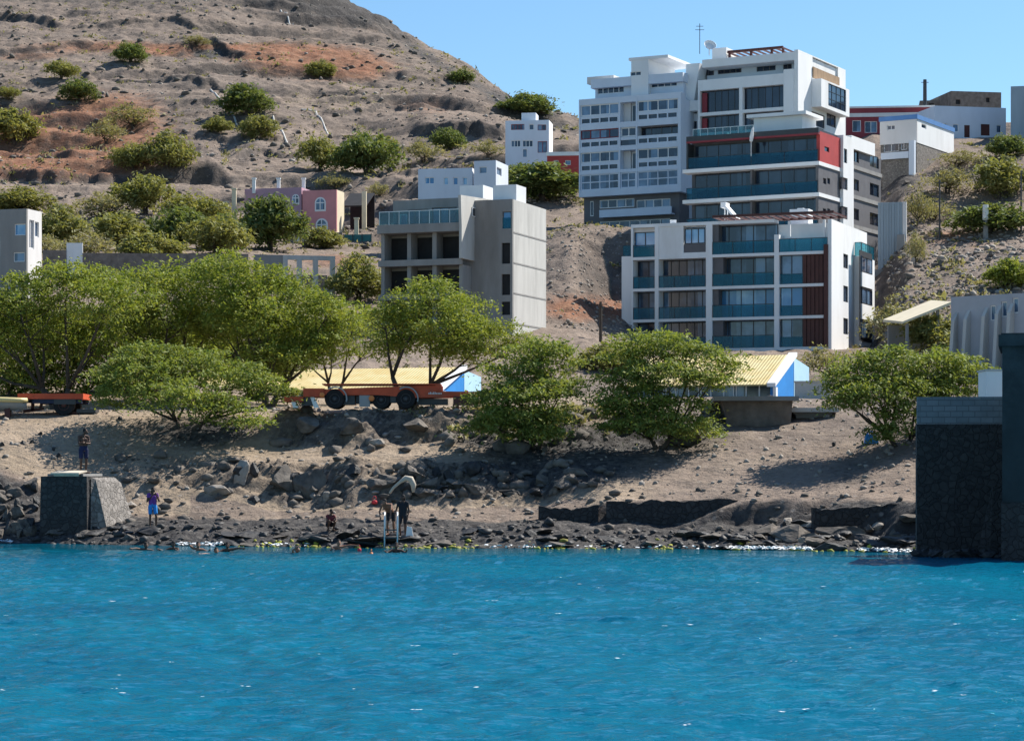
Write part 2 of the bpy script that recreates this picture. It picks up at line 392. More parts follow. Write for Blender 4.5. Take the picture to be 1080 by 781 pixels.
# terrain: weights in a colour attribute say which earth lies where (R red earth, G dark rock and painted tree shade, B pale sand)
def terrain_mat():
    m, nt, b = nodes('dry_volcanic_earth')
    tc = N(nt, 'ShaderNodeTexCoord'); at = N(nt, 'ShaderNodeVertexColor', layer_name='soil_shade'); sp = N(nt, 'ShaderNodeSeparateColor'); L(nt, at.outputs[0], sp.inputs[0])
    P = tc.outputs['Object']
    def nz(s, d=6., r=.6, dist=0., st=None):
        n = N(nt, 'ShaderNodeTexNoise', i_Scale=s, i_Detail=d, i_Roughness=r, i_Distortion=dist)
        if st:
            mp = N(nt, 'ShaderNodeMapping'); mp.inputs['Scale'].default_value = st; L(nt, P, mp.inputs[0]); L(nt, mp.outputs[0], n.inputs['Vector'])
        else: L(nt, P, n.inputs['Vector'])
        return n.outputs[0]
    big, mid_, fine, band = nz(.03, 8., .65), nz(.35, 8., .65), nz(3.5, 6., .7), nz(.25, 6., .65, .6, (.12,.12,1.))
    c = mixc(nt, ramp(nt, big, [(.38,0.),(.62,1.)]), (.185,.142,.112), (.27,.21,.168))
    c = mixc(nt, ramp(nt, band, [(.42,0.),(.58,.65)]), c, (.16,.13,.11))
    c = mixc(nt, ramp(nt, mid_, [(.40,.0),(.75,.6)]), c, (.29,.235,.19))
    red = mixc(nt, ramp(nt, mid_, [(.35,0.),(.65,1.)]), (.24,.105,.06), (.30,.165,.10))
    def thr(ch, lo, hi):   # break the zone's edge with noise
        a = N(nt, 'ShaderNodeMath', operation='ADD'); L(nt, ch, a.inputs[0])
        s = N(nt, 'ShaderNodeMath', operation='MULTIPLY_ADD'); L(nt, mid_, s.inputs[0]); s.inputs[1].default_value = 1.0; s.inputs[2].default_value = -.5
        L(nt, s.outputs[0], a.inputs[1]); return ramp(nt, a.outputs[0], [(lo,0.),(hi,1.)])
    c = mixc(nt, thr(sp.outputs[0], .3, .7), c, red)
    sand = mixc(nt, ramp(nt, mid_, [(.35,0.),(.65,1.)]), (.29,.225,.16), (.37,.29,.215))
    c = mixc(nt, thr(sp.outputs[2], .25, .6), c, sand)
    rock = mixc(nt, ramp(nt, fine, [(.35,0.),(.7,1.)]), (.035,.034,.036), (.13,.12,.11))
    c = mixc(nt, thr(sp.outputs[1], .3, .65), c, rock)
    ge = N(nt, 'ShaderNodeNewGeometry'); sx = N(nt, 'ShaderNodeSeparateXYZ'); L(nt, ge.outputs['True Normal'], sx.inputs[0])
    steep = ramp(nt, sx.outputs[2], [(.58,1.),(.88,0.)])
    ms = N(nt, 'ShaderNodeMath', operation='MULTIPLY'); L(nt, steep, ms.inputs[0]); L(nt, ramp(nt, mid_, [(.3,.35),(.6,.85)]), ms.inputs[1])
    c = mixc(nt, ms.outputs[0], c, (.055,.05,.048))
    spk = nz(.9, 8., .75)
    c = mixc(nt, ramp(nt, spk, [(.30,.6),(.48,0.)]), c, mixc(nt, 1., c, (.45,.44,.44), 'MULTIPLY'))
    c = mixc(nt, ramp(nt, spk, [(.55,0.),(.75,.55)]), c, mixc(nt, 1., c, (1.45,1.42,1.38), 'MULTIPLY'))
    c = mixc(nt, ramp(nt, fine, [(.3,.75),(.5,.0)]), c, mixc(nt, 1., c, (.55,.53,.52), 'MULTIPLY'))
    vo = N(nt, 'ShaderNodeTexVoronoi', i_Scale=1.6); L(nt, P, vo.inputs['Vector'])
    c = mixc(nt, ramp(nt, vo.outputs['Distance'], [(.08,.6),(.2,0.)]), c, (.33,.29,.255))
    L(nt, c, b.inputs['Base Color']); b.inputs['Roughness'].default_value = .95; b.inputs['Specular IOR Level'].default_value = .15
    bp = N(nt, 'ShaderNodeBump', i_Strength=.9, i_Distance=.12); L(nt, fine, bp.inputs['Height'])
    bp2 = N(nt, 'ShaderNodeBump', i_Strength=.8, i_Distance=.8); L(nt, mid_, bp2.inputs['Height']); L(nt, bp.outputs[0], bp2.inputs['Normal'])
    L(nt, bp2.outputs[0], b.inputs['Normal'])
    return m
M['terrain'] = terrain_mat()
M['rock'] = mat('basalt_rock', (.12,.105,.09), .9, 1.5, .5, .06, 5, dirt=(.20,.175,.145))
M['rockdark'] = mat('wet_black_rock', (.035,.034,.034), .6, 2., .5, .05, 5, dirt=(.075,.07,.065))
M['rockpale'] = mat('pale_rock', (.30,.265,.225), .9, 1.5, .3, .05, 5, dirt=(.18,.16,.14))
M['algae'] = mat('yellow_green_seaweed', (.30,.30,.045), .8, 2., .4, dirt=(.15,.11,.05))
M['foam'] = mat('white_foam', (.80,.82,.83), .8, 3., .08)

def water_mat():
    m, nt, b = nodes('sea_water')
    tc = N(nt, 'ShaderNodeTexCoord'); mp = N(nt, 'ShaderNodeMapping'); mp.inputs['Scale'].default_value = (.55,1.,1.); L(nt, tc.outputs['Object'], mp.inputs[0])
    n0 = N(nt, 'ShaderNodeTexNoise', i_Scale=.09, i_Detail=4.); L(nt, tc.outputs['Object'], n0.inputs['Vector'])
    L(nt, mixc(nt, ramp(nt, n0.outputs[0], [(.35,0.),(.65,1.)]), (.0003,.104,.185), (.0006,.142,.226)), b.inputs['Base Color'])
    b.inputs['Roughness'].default_value = .6; b.inputs['Specular IOR Level'].default_value = 0.
    gl = N(nt, 'ShaderNodeBsdfGlossy', i_Roughness=.05); gl.inputs[0].default_value = (.56,.64,.66,1)
    fr = N(nt, 'ShaderNodeFresnel', i_IOR=1.333); fm = N(nt, 'ShaderNodeMath', operation='MULTIPLY'); fm.inputs[1].default_value = .95; L(nt, fr.outputs[0], fm.inputs[0])
    mx = N(nt, 'ShaderNodeMixShader'); L(nt, fm.outputs[0], mx.inputs[0]); L(nt, b.outputs[0], mx.inputs[1]); L(nt, gl.outputs[0], mx.inputs[2]); L(nt, mx.outputs[0], nt.nodes['Material Output'].inputs[0])
    n1 = N(nt, 'ShaderNodeTexNoise', i_Scale=2.6, i_Detail=6., i_Roughness=.62); L(nt, mp.outputs[0], n1.inputs['Vector'])
    bp = N(nt, 'ShaderNodeBump', i_Strength=1., i_Distance=.13); sy = N(nt, 'ShaderNodeSeparateXYZ'); L(nt, tc.outputs['Object'], sy.inputs[0]); mr = N(nt, 'ShaderNodeMapRange'); mr.inputs[1].default_value = 72; mr.inputs[2].default_value = 89; mr.inputs[3].default_value = 1.; mr.inputs[4].default_value = .08; L(nt, sy.outputs[1], mr.inputs[0]); L(nt, mr.outputs[0], bp.inputs['Strength']); L(nt, n1.outputs[0], bp.inputs['Height']); L(nt, bp.outputs[0], gl.inputs['Normal']); L(nt, bp.outputs[0], fr.inputs['Normal']); L(nt, bp.outputs[0], b.inputs['Normal'])
    return m
M['water'] = water_mat()
def block_wall_mat(name, c1, c2, mortar, bw, bh, irregular=False, bump=.03):
    m, nt, b = nodes(name)
    tc = N(nt, 'ShaderNodeTexCoord')
    if irregular:
        v = N(nt, 'ShaderNodeTexVoronoi', i_Scale=1/bw); v.feature = 'DISTANCE_TO_EDGE'; v2 = N(nt, 'ShaderNodeTexVoronoi', i_Scale=1/bw)
        dn = N(nt, 'ShaderNodeTexNoise', i_Scale=2.5, i_Detail=4.); L(nt, tc.outputs['Object'], dn.inputs['Vector']); dv = N(nt, 'ShaderNodeVectorMath', operation='MULTIPLY_ADD'); L(nt, dn.outputs['Color'], dv.inputs[0]); dv.inputs[1].default_value = (.3,.3,.3); L(nt, tc.outputs['Object'], dv.inputs[2])
        L(nt, dv.outputs[0], v.inputs['Vector']); L(nt, dv.outputs[0], v2.inputs['Vector'])
        f = ramp(nt, v.outputs['Distance'], [(.02,0.),(.09,1.)])
        st = mixc(nt, v2.outputs['Color'], c1, c2)
        nn = N(nt, 'ShaderNodeTexNoise', i_Scale=5., i_Detail=6.); L(nt, tc.outputs['Object'], nn.inputs['Vector'])
        st = mixc(nt, ramp(nt, nn.outputs[0], [(.35,.5),(.65,0.)]), st, sc3(c1, .5))
        cc = mixc(nt, f, mortar, st); h = f
    else:
        br = N(nt, 'ShaderNodeTexBrick', i_Scale=1., i_Mortar_Size=.012, i_Brick_Width=bw, i_Row_Height=bh)
        br.inputs['Color1'].default_value = (*c1,1); br.inputs['Color2'].default_value = (*c2,1); br.inputs['Mortar'].default_value = (*mortar,1)
        sw = N(nt, 'ShaderNodeSeparateXYZ'); cb = N(nt, 'ShaderNodeCombineXYZ'); L(nt, tc.outputs['Object'], sw.inputs[0])
        ad = N(nt, 'ShaderNodeMath', operation='ADD'); L(nt, sw.outputs[0], ad.inputs[0]); L(nt, sw.outputs[1], ad.inputs[1])
        L(nt, ad.outputs[0], cb.inputs[0]); L(nt, sw.outputs[2], cb.inputs[1]); L(nt, cb.outputs[0], br.inputs['Vector'])
        nn = N(nt, 'ShaderNodeTexNoise', i_Scale=1.5, i_Detail=6.); L(nt, tc.outputs['Object'], nn.inputs['Vector'])
        cc = mixc(nt, ramp(nt, nn.outputs[0], [(.4,0.),(.7,.5)]), br.outputs[0], sc3(c1, .6)); h = br.outputs[1]
    L(nt, cc, b.inputs['Base Color']); b.inputs['Roughness'].default_value = .9
    bp = N(nt, 'ShaderNodeBump', i_Strength=.8, i_Distance=bump)
    if not irregular: bp.invert = True
    L(nt, h, bp.inputs['Height']); L(nt, bp.outputs[0], b.inputs['Normal'])
    return m
M['blackstone'] = block_wall_mat('black_stone_masonry', (.028,.027,.028), (.06,.056,.054), (.03,.028,.028), .24, .3, True, .08)
M['greystone'] = block_wall_mat('grey_stone_masonry', (.16,.145,.13), (.34,.31,.28), (.2,.18,.16), .24, .3, True, .08)  # lightened so the jetty's side looks sunlit
M['block'] = block_wall_mat('grey_concrete_block', (.17,.19,.205), (.22,.235,.25), (.13,.14,.15), .42, .2)
M['towerstone'] = mat('blue_grey_plaster', (.024,.034,.038), .9, .8, .25, .03, 6, dirt=(.06,.08,.09))
def roofmat():
    m, nt, b = nodes('yellow_corrugated_roof')
    tc = N(nt, 'ShaderNodeTexCoord'); w = N(nt, 'ShaderNodeTexWave', i_Scale=1.6); w.bands_direction = 'X'; L(nt, tc.outputs['Object'], w.inputs['Vector'])
    n = N(nt, 'ShaderNodeTexNoise', i_Scale=1.1, i_Detail=6.); L(nt, tc.outputs['Object'], n.inputs['Vector'])
    c = mixc(nt, ramp(nt, n.outputs[0], [(.35,0.),(.65,1.)]), (.62,.46,.17), (.72,.60,.30))
    L(nt, mixc(nt, ramp(nt, w.outputs[0], [(.0,.35),(.4,0.)]), c, (.48,.34,.12)), b.inputs['Base Color']); b.inputs['Roughness'].default_value = .7
    bp = N(nt, 'ShaderNodeBump', i_Strength=.6, i_Distance=.05); L(nt, w.outputs[0], bp.inputs['Height']); L(nt, bp.outputs[0], b.inputs['Normal'])
    return m
M['roofyellow'] = roofmat()

# ------------------------------------------------------------------ ground sheet and sea
def build_terrain():
    pxs = np.concatenate([np.arange(-600,-100,20.), np.arange(-100,1181,2.6), np.arange(1200,2001,25.)])
    Ys = np.concatenate([np.arange(55,84,4.), np.arange(84,125,.16), np.arange(125,262,.7), np.arange(262,300,1.), np.arange(300,650,.65), np.arange(650,700,3.), np.arange(700,1000,15.), np.array([1100,1400,2200,4000.])])
    PX, YY = np.meshgrid(pxs, Ys)
    X = (PX-540)/F*YY; Z = ground(X, np.minimum(YY, 900))
    Z = np.where(YY > 900, Z*np.clip((2500-YY)/1600, 0, 1)-2*(YY > 2000), Z)
    n, k = PX.shape
    V = np.stack([X, YY, Z], -1).reshape(-1,3)
    I = np.arange(n*k).reshape(n,k)
    Q = np.stack([I[:-1,:-1], I[:-1,1:], I[1:,1:], I[1:,:-1]], -1).reshape(-1)
    me = mesh_np('terrain', V, Q, 4, M['terrain'], True)
    # soil zones; tree shade on the bank goes into the dark weight
    py = HZ-(Z-ZC)*F/YY; D = YY-ys(PX)
    g = lambda cx, cy, rx, ry: np.exp(-((PX-cx)/rx)**2-((py-cy)/ry)**2)
    hill = sst(300,340,YY)
    red = hill*(1.3*g(50,150,130,34)+.8*g(20,178,120,10)+.35*g(340,72,110,14)+.5*g(120,110,60,20)+1.0*g(225,54,95,7)+.6*g(310,60,60,22)+.6*g(100,48,90,7)+.5*g(20,60,60,8)+.5*g(450,110,60,14)+.5*g(380,70,40,20))
    red = red+(YY < 300)*(.9*g(620,325,70,18)+.6*g(350,275,50,10)+.5*g(1010,250,70,14)+.7*g(140,235,30,8))
    dark = hill*(.55*sst(-2,14,py-np.interp(PX,[370,430,500,550,605],[0,33,75,100,125]))*sst(30,14,py-np.interp(PX,[370,430,500,550,605],[0,33,75,100,125]))*sst(400,440,PX)+.75*sst(70,0,py)*sst(250,420,PX)*.8+.9*g(225,57,35,7)+.45*sst(45,0,py)+.9*g(560,112,40,12))+(YY > 200)*(.45*g(1000,190,90,16)+.5*g(940,185,26,30)+.4*g(1040,225,60,12))
    wet = sst(-3,-.5,D)*(1-sst(4.5,6.5,D))
    dark = dark+wet*.95*(1-.55*sst(4.5,3,D)*0)
    ledge = sst(7.2,8.5,D)*(1-sst(11.2,12.8,D))*sst(150,230,PX)*(1-sst(560,640,PX))*.38
    mound = sst(14.2,15.2,D)*(1-sst(17.5,19,D))*.36*sst(290,320,PX)*(1-sst(560,640,PX))+.75*(g(690,456,85,18)+g(560,470,70,26)+g(210,455,80,20)+.6*g(600,500,60,16))*(YY < 120)  # dark rock, with the shade at the tree feet painted in
    dark = dark+ledge+mound+.5*(g(650,490,100,22)+g(900,495,60,26))*(YY < 120)  # last two patches paint the acacias' cast shade on the slope
    sand = (sst(5,7,D)*(1-sst(30,60,YY-95)))*(.85-.62*sst(600,720,PX))
    sand = np.where((D > 3.5) & (D < 8) & (PX > 200) & (PX < 620), .22, sand)
    sand = sand+.35*(YY > 330)*g(340,105,160,18)
    colr = np.stack([np.clip(red,0,1), np.clip(dark,0,1), np.clip(sand,0,1), np.ones_like(red)], -1).reshape(-1,4)
    a = me.color_attributes.new('soil_shade', 'FLOAT_COLOR', 'POINT'); a.data.foreach_set('color', colr.astype(np.float32).ravel())
    tag(link('terrain', me), kind='structure')
build_terrain()

def wave(X, Y):
    Y = np.asarray(Y, float)
    w = .12*fbm(X*.40, Y*.36, 21, 3)+.07*(1-2*np.abs(fbm(X*1.2+.2*Y, Y*1.0, 24, 3)))+.030*fbm(X*1.9, Y*3.2, 27, 3)
    return w*(.05+.95*sst(3,12,ys(540+F*X/np.maximum(Y,30))-Y))
def build_water():
    xs = np.concatenate([[-900,-400,-150,-80,-50], np.arange(-30,30.01,.10), [50,80,150,400,900]])
    q = [6., 15.]
    y = 22.
    while y < 112: q.append(y); y += max(.06, y*y/7500*.36)
    Y = np.array(q)
    X, YY = np.meshgrid(xs, Y); Z = wave(X, YY)
    n, k = X.shape; I = np.arange(n*k).reshape(n,k)
    Q = np.stack([I[:-1,:-1], I[:-1,1:], I[1:,1:], I[1:,:-1]], -1).reshape(-1)
    tag(link('sea', mesh_np('sea', np.stack([X,YY,Z],-1).reshape(-1,3), Q, 4, M['water'], True)), kind='structure')
build_water()
# ------------------------------------------------------------------ buildings
class Bld:
    """a building standing at its front right corner; u runs right along the front, v away from the sea"""
    def __init__(s, name, label, cat, px, Y, deg, ybase, group=None):
        s.th = R(deg); s.O = (xat(px,Y), Y); s.zb = zat(ybase,Y)
        s.e = empty(name, (s.O[0], s.O[1], s.zb), s.th); tag(s.e, label, cat, group)
        s.U = (math.cos(s.th), math.sin(s.th)); s.V = (-math.sin(s.th), math.cos(s.th))
    def P(s, px, py, v=0.):
        k = (px-540)/F
        u = (k*(s.O[1]+s.V[1]*v)-s.O[0]-s.V[0]*v)/(s.U[0]-k*s.U[1])
        Y = s.O[1]+s.U[1]*u+s.V[1]*v
        return u, zat(py,Y)-s.zb
    def S(s, px, py, u=0.):
        k = (px-540)/F
        v = (k*(s.O[1]+s.U[1]*u)-s.O[0]-s.U[0]*u)/(s.V[0]-k*s.V[1])
        Y = s.O[1]+s.U[1]*u+s.V[1]*v
        return v, zat(py,Y)-s.zb
    def front(s, v=0.): return lambda a, d, z: (a, v+d, z)
    def side(s, u=0.): return lambda a, d, z: (u-d, a, z)
    def part(s, name, mb, m): return mb.build(name, M[m], s.e)
def frects(B, rects, v=0.):
    out = []
    for r in rects:
        u0, z1 = B.P(r[0], r[2], v); u1, z0 = B.P(r[1], r[3], v)
        z0b = B.P(r[0], r[3], v)[1]; out.append((u0, u1, (z0+z0b)/2, (z1+B.P(r[1], r[2], v)[1])/2))
    return out
def srects(B, rects, u=0.):
    out = []
    for r in rects:
        a0, za = B.S(r[0], r[2], u); a1, zb = B.S(r[1], r[2], u); _, zc = B.S(r[0], r[3], u); _, zd = B.S(r[1], r[3], u)
        out.append((a0, a1, (zc+zd)/2, (za+zb)/2))
    return out
def window(B, m, r, nx=2, nz=1, d=.14, gm='glass', fm='white', fw=.07, name='window', hbar=None):
    s0, s1, z0, z1 = r
    w = MB().box(s0, s1, d, d+.05, z0, z1, m).build(name, M[gm], B.e)
    f = MB()
    for i in range(nx+1):
        x = s0+(s1-s0)*i/nx; x0 = min(max(x-fw/2, s0), s1-fw); f.box(x0, x0+fw, d-.05, d, z0, z1, m)
    for j in range(nz+1):
        z = z0+(z1-z0)*j/nz; q = min(max(z-fw/2, z0), z1-fw); f.box(s0, s1, d-.056, d-.001, q, q+fw, m)
    if hbar is not None:
        q = z0+(z1-z0)*hbar; f.box(s0, s1, d-.056, d-.001, q, q+fw, m)
    f.build('window_frame', M[fm], w)
    return w
def railing(B, m, s0, s1, z0, h, gm='teal', d=.06, rail='darkmetal', n=None):
    g = MB().box(s0+.02, s1-.02, d, d+.02, z0+.02, z0+h, m).build('balcony_railing', M[gm], B.e)
    r = MB().box(s0, s1, d-.03, d+.05, z0+h+.002, z0+h+.06, m)
    n = n or max(1, int((s1-s0)/1.5))
    for i in range(n+1):
        x = min(max(s0+(s1-s0)*i/n-.03, s0), s1-.06); r.box(x, x+.045, d-.04, d-.003, z0, z0+h, m)
    r.build('handrail', M[rail], g)
    return g

def house(name, label, cat, px0, px1, ytop, ybase, Y, deg, depth, wall, front=(), side=(), below=3., parapet=.35, group=None, roofm=None, pxs=None, sidewall=None, gm='glass', fm='white', trim=None):
    B = Bld(name, label, cat, px1, Y, deg, ybase, group)
    u0, _ = B.P(px0, ybase); zt = (B.P(px1, ytop)[1]+B.P(px0, ytop)[1])/2
    zt = B.P(px1, ytop)[1]
    if pxs: depth = B.S(pxs, ybase)[0]
    t = .25
    fo = frects(B, [r[:4] for r in front]); so_ = srects(B, [r[:4] for r in side])
    w = MB().openwall(B.front(), u0, 0, -below, zt, fo, t)
    if not sidewall: w.openwall(B.side(), t, depth, -below, zt, so_, t)
    w.box(u0, u0+t, t, depth, -below, zt); w.box(u0+t, -t, depth-t, depth, -below, zt)
    B.part('wall', w, wall)
    if sidewall: B.part('side_wall', MB().openwall(B.side(), t, depth, -below, zt, so_, t), sidewall)
    B.part('roof', MB().box(u0+t, -t, t, depth-t, zt-parapet-.2, zt-parapet), roofm or 'concretelight')
    for r, o in list(zip(front, fo))+list(zip(side, so_)):
        mp = B.front() if r in front else B.side()
        st = r[4] if len(r) > 4 else 'w2'
        if st == 'door': MB().box(o[0], o[1], .12, .18, o[2], o[3], mp).build('door', M['brown'], B.e)
        elif st == 'hole': MB().box(o[0], o[1], .21, .248, o[2], o[3], mp).build('opening_shade', M['tarp_shade'], B.e)  # black panel paints the dark inside the hole
        elif st[0] == 'b': window(B, mp, o, int(st[1]), 1, gm='glassblue', fm=fm)
        elif st[0] == 'r': window(B, mp, o, int(st[1]), 1, gm=gm, fm='darkred')
        else: window(B, mp, o, int(st[1]), 2 if len(st) > 2 else 1, gm=gm, fm=fm)
    if trim: B.part('roof_trim', MB().box(u0-.1, .1, -.1, depth+.1, zt+.003, zt+trim[0]), trim[1])
    B.u0, B.zt, B.depth = u0, zt, depth
    return B

# ---- white and glass apartment block by the shore road
def front_apartments():
    B = Bld('apartment_building', 'white apartment block with teal glass balconies and a red-brown corner screen, nearest the shore', 'apartment building', 877, 213, -22, 371)
    z = lambda y, x=750: B.P(x, y)[1]
    u = lambda x: B.P(x, 300)[0]
    zr = z(233.5); D = 13.5; dl = 1.5
    rows = [(237,268.5), (271.5,302), (305,335), (338,367.5)]
    slabs = [(233.5,237), (268.5,271.5), (302,305), (335,338), (367.5,378)]
    w = MB()
    core0, core1 = u(666.5), -.35
    w.box(core0, core1, dl, D, -3, zr-.4)                               # body
    w.openwall(B.side(), 0, D, -3, z(231, 876), srects(B, [(889.5,894.5,268,283), (889.5,894.5,301.5,318.5), (889.5,894.5,335.5,352.5)]), .35)
    piers = [(665.5,667.5), (690.5,694.5), (744.5,751)]
    for a, b in piers: w.box(u(a), u(b), 0, dl, -3, zr)
    w.box(u(816.5), u(821.5), 0, dl, -3, z(250))
    for a, b in ((667.5,690.5), (694.5,744.5), (751,816.5)):
        for i, (t, bt) in enumerate(slabs): w.box(u(a), u(b), .02, dl, z(bt) if i < 4 else -3, z(t))
    for i, (t, bt) in enumerate(slabs):
        if i: w.box(u(821.5), -.35, .02, dl, z(bt) if i < 4 else -3, z(t))
    # solid left top bay and the low wing on the far left
    o = frects(B, [(720.5,744,238,266)])
    w.openwall(B.front(.1), u(694.5), u(744.5), z(268.5), z(237), o, .3)
    B.part('wall', w, 'white')
    B.part('side_wing', MB().box(u(654.5), core0-.003, .3, 8, -3, z(270,660)), 'white')
    g = railing(B, B.front(), u(655.5), u(666), z(270,660), 1.0, 'teal', .34)
    # right top terrace: set back wall, posts
    B.part('terrace_wall', MB().openwall(B.front(3.2), u(821.5), -.36, z(268.5), z(236.5), frects(B, [(828,851,240,262), (858,867,240,262)], 3.2), .25), 'offwhite')
    for r in frects(B, [(828,851,240,262), (858,867,240,262)], 3.2): window(B, B.front(3.2), r, 2)
    railing(B, B.front(), u(821.5), -.36, z(268.5), 1.15, 'teal', .06)
    B.part('terrace_post', MB().box(u(830), u(830)+.22, .3, .52, z(268.4), z(236)), 'white')
    B.part('terrace_post', MB().box(-.9, -.68, .3, .52, z(268.4), z(236)), 'white')
    # bay A, B, C, D windows and balconies
    for i, (t, b) in enumerate(rows):
        zb, zt = z(b), z(t)
        if i == 0:
            window(B, B.front(), (u(667.8), u(690.2), z(258), z(241.5)), 2, gm='glassblue', d=.5, fm='darkmetal')
            MB().box(u(667.6), u(690.4), .45, .9, z(241.4), zt-.01).build('lintel', M['offwhite'], B.e)
            railing(B, B.front(), u(667.6), u(690.4), zb, 1.05, 'teal')
            window(B, B.front(), (o[0][0]+.1, o[0][1]-.1, z(256), z(240)), 3, gm='glassblue', d=.25, fm='darkmetal')
            MB().box(o[0][0], o[0][1], .22, .3, o[0][2], z(256.2)).build('window_panel', M['slate'], B.e)
        else:
            window(B, B.front(), (u(667.6), u(690.4), zb, zt), 2, gm='glass', d=dl-.06, fm='darkmetal')
            railing(B, B.front(), u(667.6), u(690.4), zb, 1.05, 'teal')
            window(B, B.front(), (u(694.7), u(744.3), zb, zt), 6, gm='glass', d=dl-.06, fm='darkmetal')
            railing(B, B.front(), u(694.6), u(744.4), zb, 1.05, 'teal')
            window(B, B.front(), (u(821.7), u(845.5), zb, zt), 2, gm='glassblue' if i == 2 else 'glass', d=.5, fm='darkmetal', hbar=.34)
            MB().box(u(821.7), u(845.5), .4, .44, zb, zb+.95).build('balcony_railing', M['teal'], B.e)
            s = MB(); a0, a1 = u(845.8), u(867.5); n = 5
            for k in range(n): s.box(a0+(a1-a0)*k/n, a0+(a1-a0)*(k+.86)/n, .3+.04*(k % 2), .36+.04*(k % 2), zb, zt)
            B.part('shutter_screen', s, 'brown')
            window(B, B.front(), (u(845.8), u(874), zb, zt), 3, gm='glassdark', d=.8, fm='brown')
        window(B, B.front(), (u(751.2), u(816.3), zb, zt), 5, gm='glassblue' if i == 2 else 'glass', d=dl-.06, fm='darkmetal')
        railing(B, B.front(), u(751.2), u(816.3), zb, 1.1, 'teal')
        # dark partition wall inside the recess
        MB().box(u(751.2), u(757+5*(i % 2)), .25, dl-.12, zb, zt).build('partition', M['slate'], B.e)
    B.part('corner_post', MB().box(u(869), u(873.5), -.14, .15, z(369), z(262)), 'brown')
    # roof pergola of red brown beams
    pg = MB(); x0, x1 = u(752), .25
    pg.box(x0, x1, -.25, -.05, zr+.28, zr+.52); pg.box(x0, x1, 4.4, 4.6, zr+.28, zr+.52)
    for k in range(16): xx = x0+(x1-x0-.15)*k/15; pg.box(xx, xx+.14, -.045, 4.395, zr+.30, zr+.46)
    B.part('roof_pergola', pg, 'brown')
    # second volume to the right of the narrow-windowed wall
    v0 = B.S(901.5, 300)[0]; ue = .7; m2 = B.side(ue)
    w2 = MB(); zt2 = z(262, 876)
    srw = srects(B, [(907.5,918.5,271.5,288), (907.5,918.5,305,321), (907.5,918.5,339,357)], ue)
    a0, a1 = v0+1.9, max(D-1.25, srw[0][1]+.3)
    w2.openwall(B.front(a0-2.2), .02, ue, -3, zt2, [], .297)
    w2.openwall(m2, a0-1.9, a1+1.2, -3, zt2, [], .3)
    w2.box(.02, ue-.32, a0-1.9, a1+1.2, zt2-.5, zt2-.2)
    B.part('annex_wall', w2, 'white')
    MB().box(srw[0][0]-.5, srw[0][1]+.3, -.05, -.002, srw[2][2]-.3, srw[0][3]+.5, m2).build('window_bay', M['darkmetal'], B.e)
    for r in srw: window(B, m2, r, 2, gm='glass', fm='darkmetal', d=-.102)
    for hi, lo in ((srw[0], srw[1]), (srw[1], srw[2])): MB().box(hi[0]-.1, hi[1]+.2, -.2, -.053, lo[3]+.12, hi[2]-.06, m2).build('spandrel', M['white'], B.e)
    pass
    railing(B, m2, a0-1.9, a1+1.2, zt2, 1.25, 'teal')
    railing(B, B.front(a0-2.2), .05, ue, zt2, 1.25, 'teal')
    for r in srects(B, [(889.5,894.5,268,283), (889.5,894.5,301.5,318.5), (889.5,894.5,335.5,352.5)]): window(B, B.side(), r, 1, gm='glassdark', fm='darkmetal')
    B.z, B.zr, B.u = z, zr, u
    return B
FA = front_apartments()
# dark blue awning at the foot of the block
b = Bld('awning', 'dark blue awning at the foot of the nearest apartment block, behind a yellow roof', 'awning', 838, 205, -22, 378)
u0, _ = b.P(700, 374)
b.part('canopy', MB().box(u0, 0, 0, 4, 0, b.P(838,372.5)[1]), 'blueband')
b.part('support', MB().box(u0+.5, u0+.7, .3, .5, -2.2, -.003), 'darkmetal'); b.part('support', MB().box(-.7, -.5, .3, .5, -2.2, -.003), 'darkmetal')
# roof things of that block
def on_roof(name, label, cat, px, mbf, m, v=6., dz=0):
    u_, _ = FA.P(px, 233, v)
    o = mbf.build(name, M[m]); 
    th = FA.th; p = Vector((math.cos(th)*u_-math.sin(th)*v, math.sin(th)*u_+math.cos(th)*v, FA.zr-.4+dz))
    o.location = Vector((FA.O[0], FA.O[1], FA.zb))+p; o.rotation_euler = (0,0,th)
    return tag(o, label, cat)
on_roof('roof_tank', 'white square roof tank behind the potted plant on the nearest apartment block', 'tank', 845, MB().box(-.9,.9,-.8,.8,0,1.9).box(-.3,.3,-.3,.3,1.903,2.03), 'pot', 7)
on_roof('solar_heater', 'tilted white solar water heater on the roof of the nearest apartment block', 'solar heater', 773,
        MB().bar((-.9,0,2.6),(1.2,-.3,.3),.35,.2).bar((-.9,.9,2.6),(1.2,.6,.3),.35,.2).bar((-.9,-.2,2.55),(-.9,1.1,2.55),.5).bar((-.8,0,0),(-.8,0,2.4),.08).bar((-.8,.9,0),(-.8,.9,2.4),.08).bar((.9,-.3,0),(.9,-.3,.5),.08), 'pot', 6)
on_roof('roof_chair', 'small white garden chair standing on the left roof of the nearest apartment block', 'chair', 709,
        MB().box(-.3,.3,-.3,.3,.42,.48).box(-.3,.3,.24,.3,.483,1.0).box(-.3,-.24,-.3,-.24,0,.417).box(.24,.3,-.3,-.24,0,.417).box(-.3,-.24,.24,.3,0,.417).box(.24,.3,.24,.3,0,.417), 'pot', 3, .05)

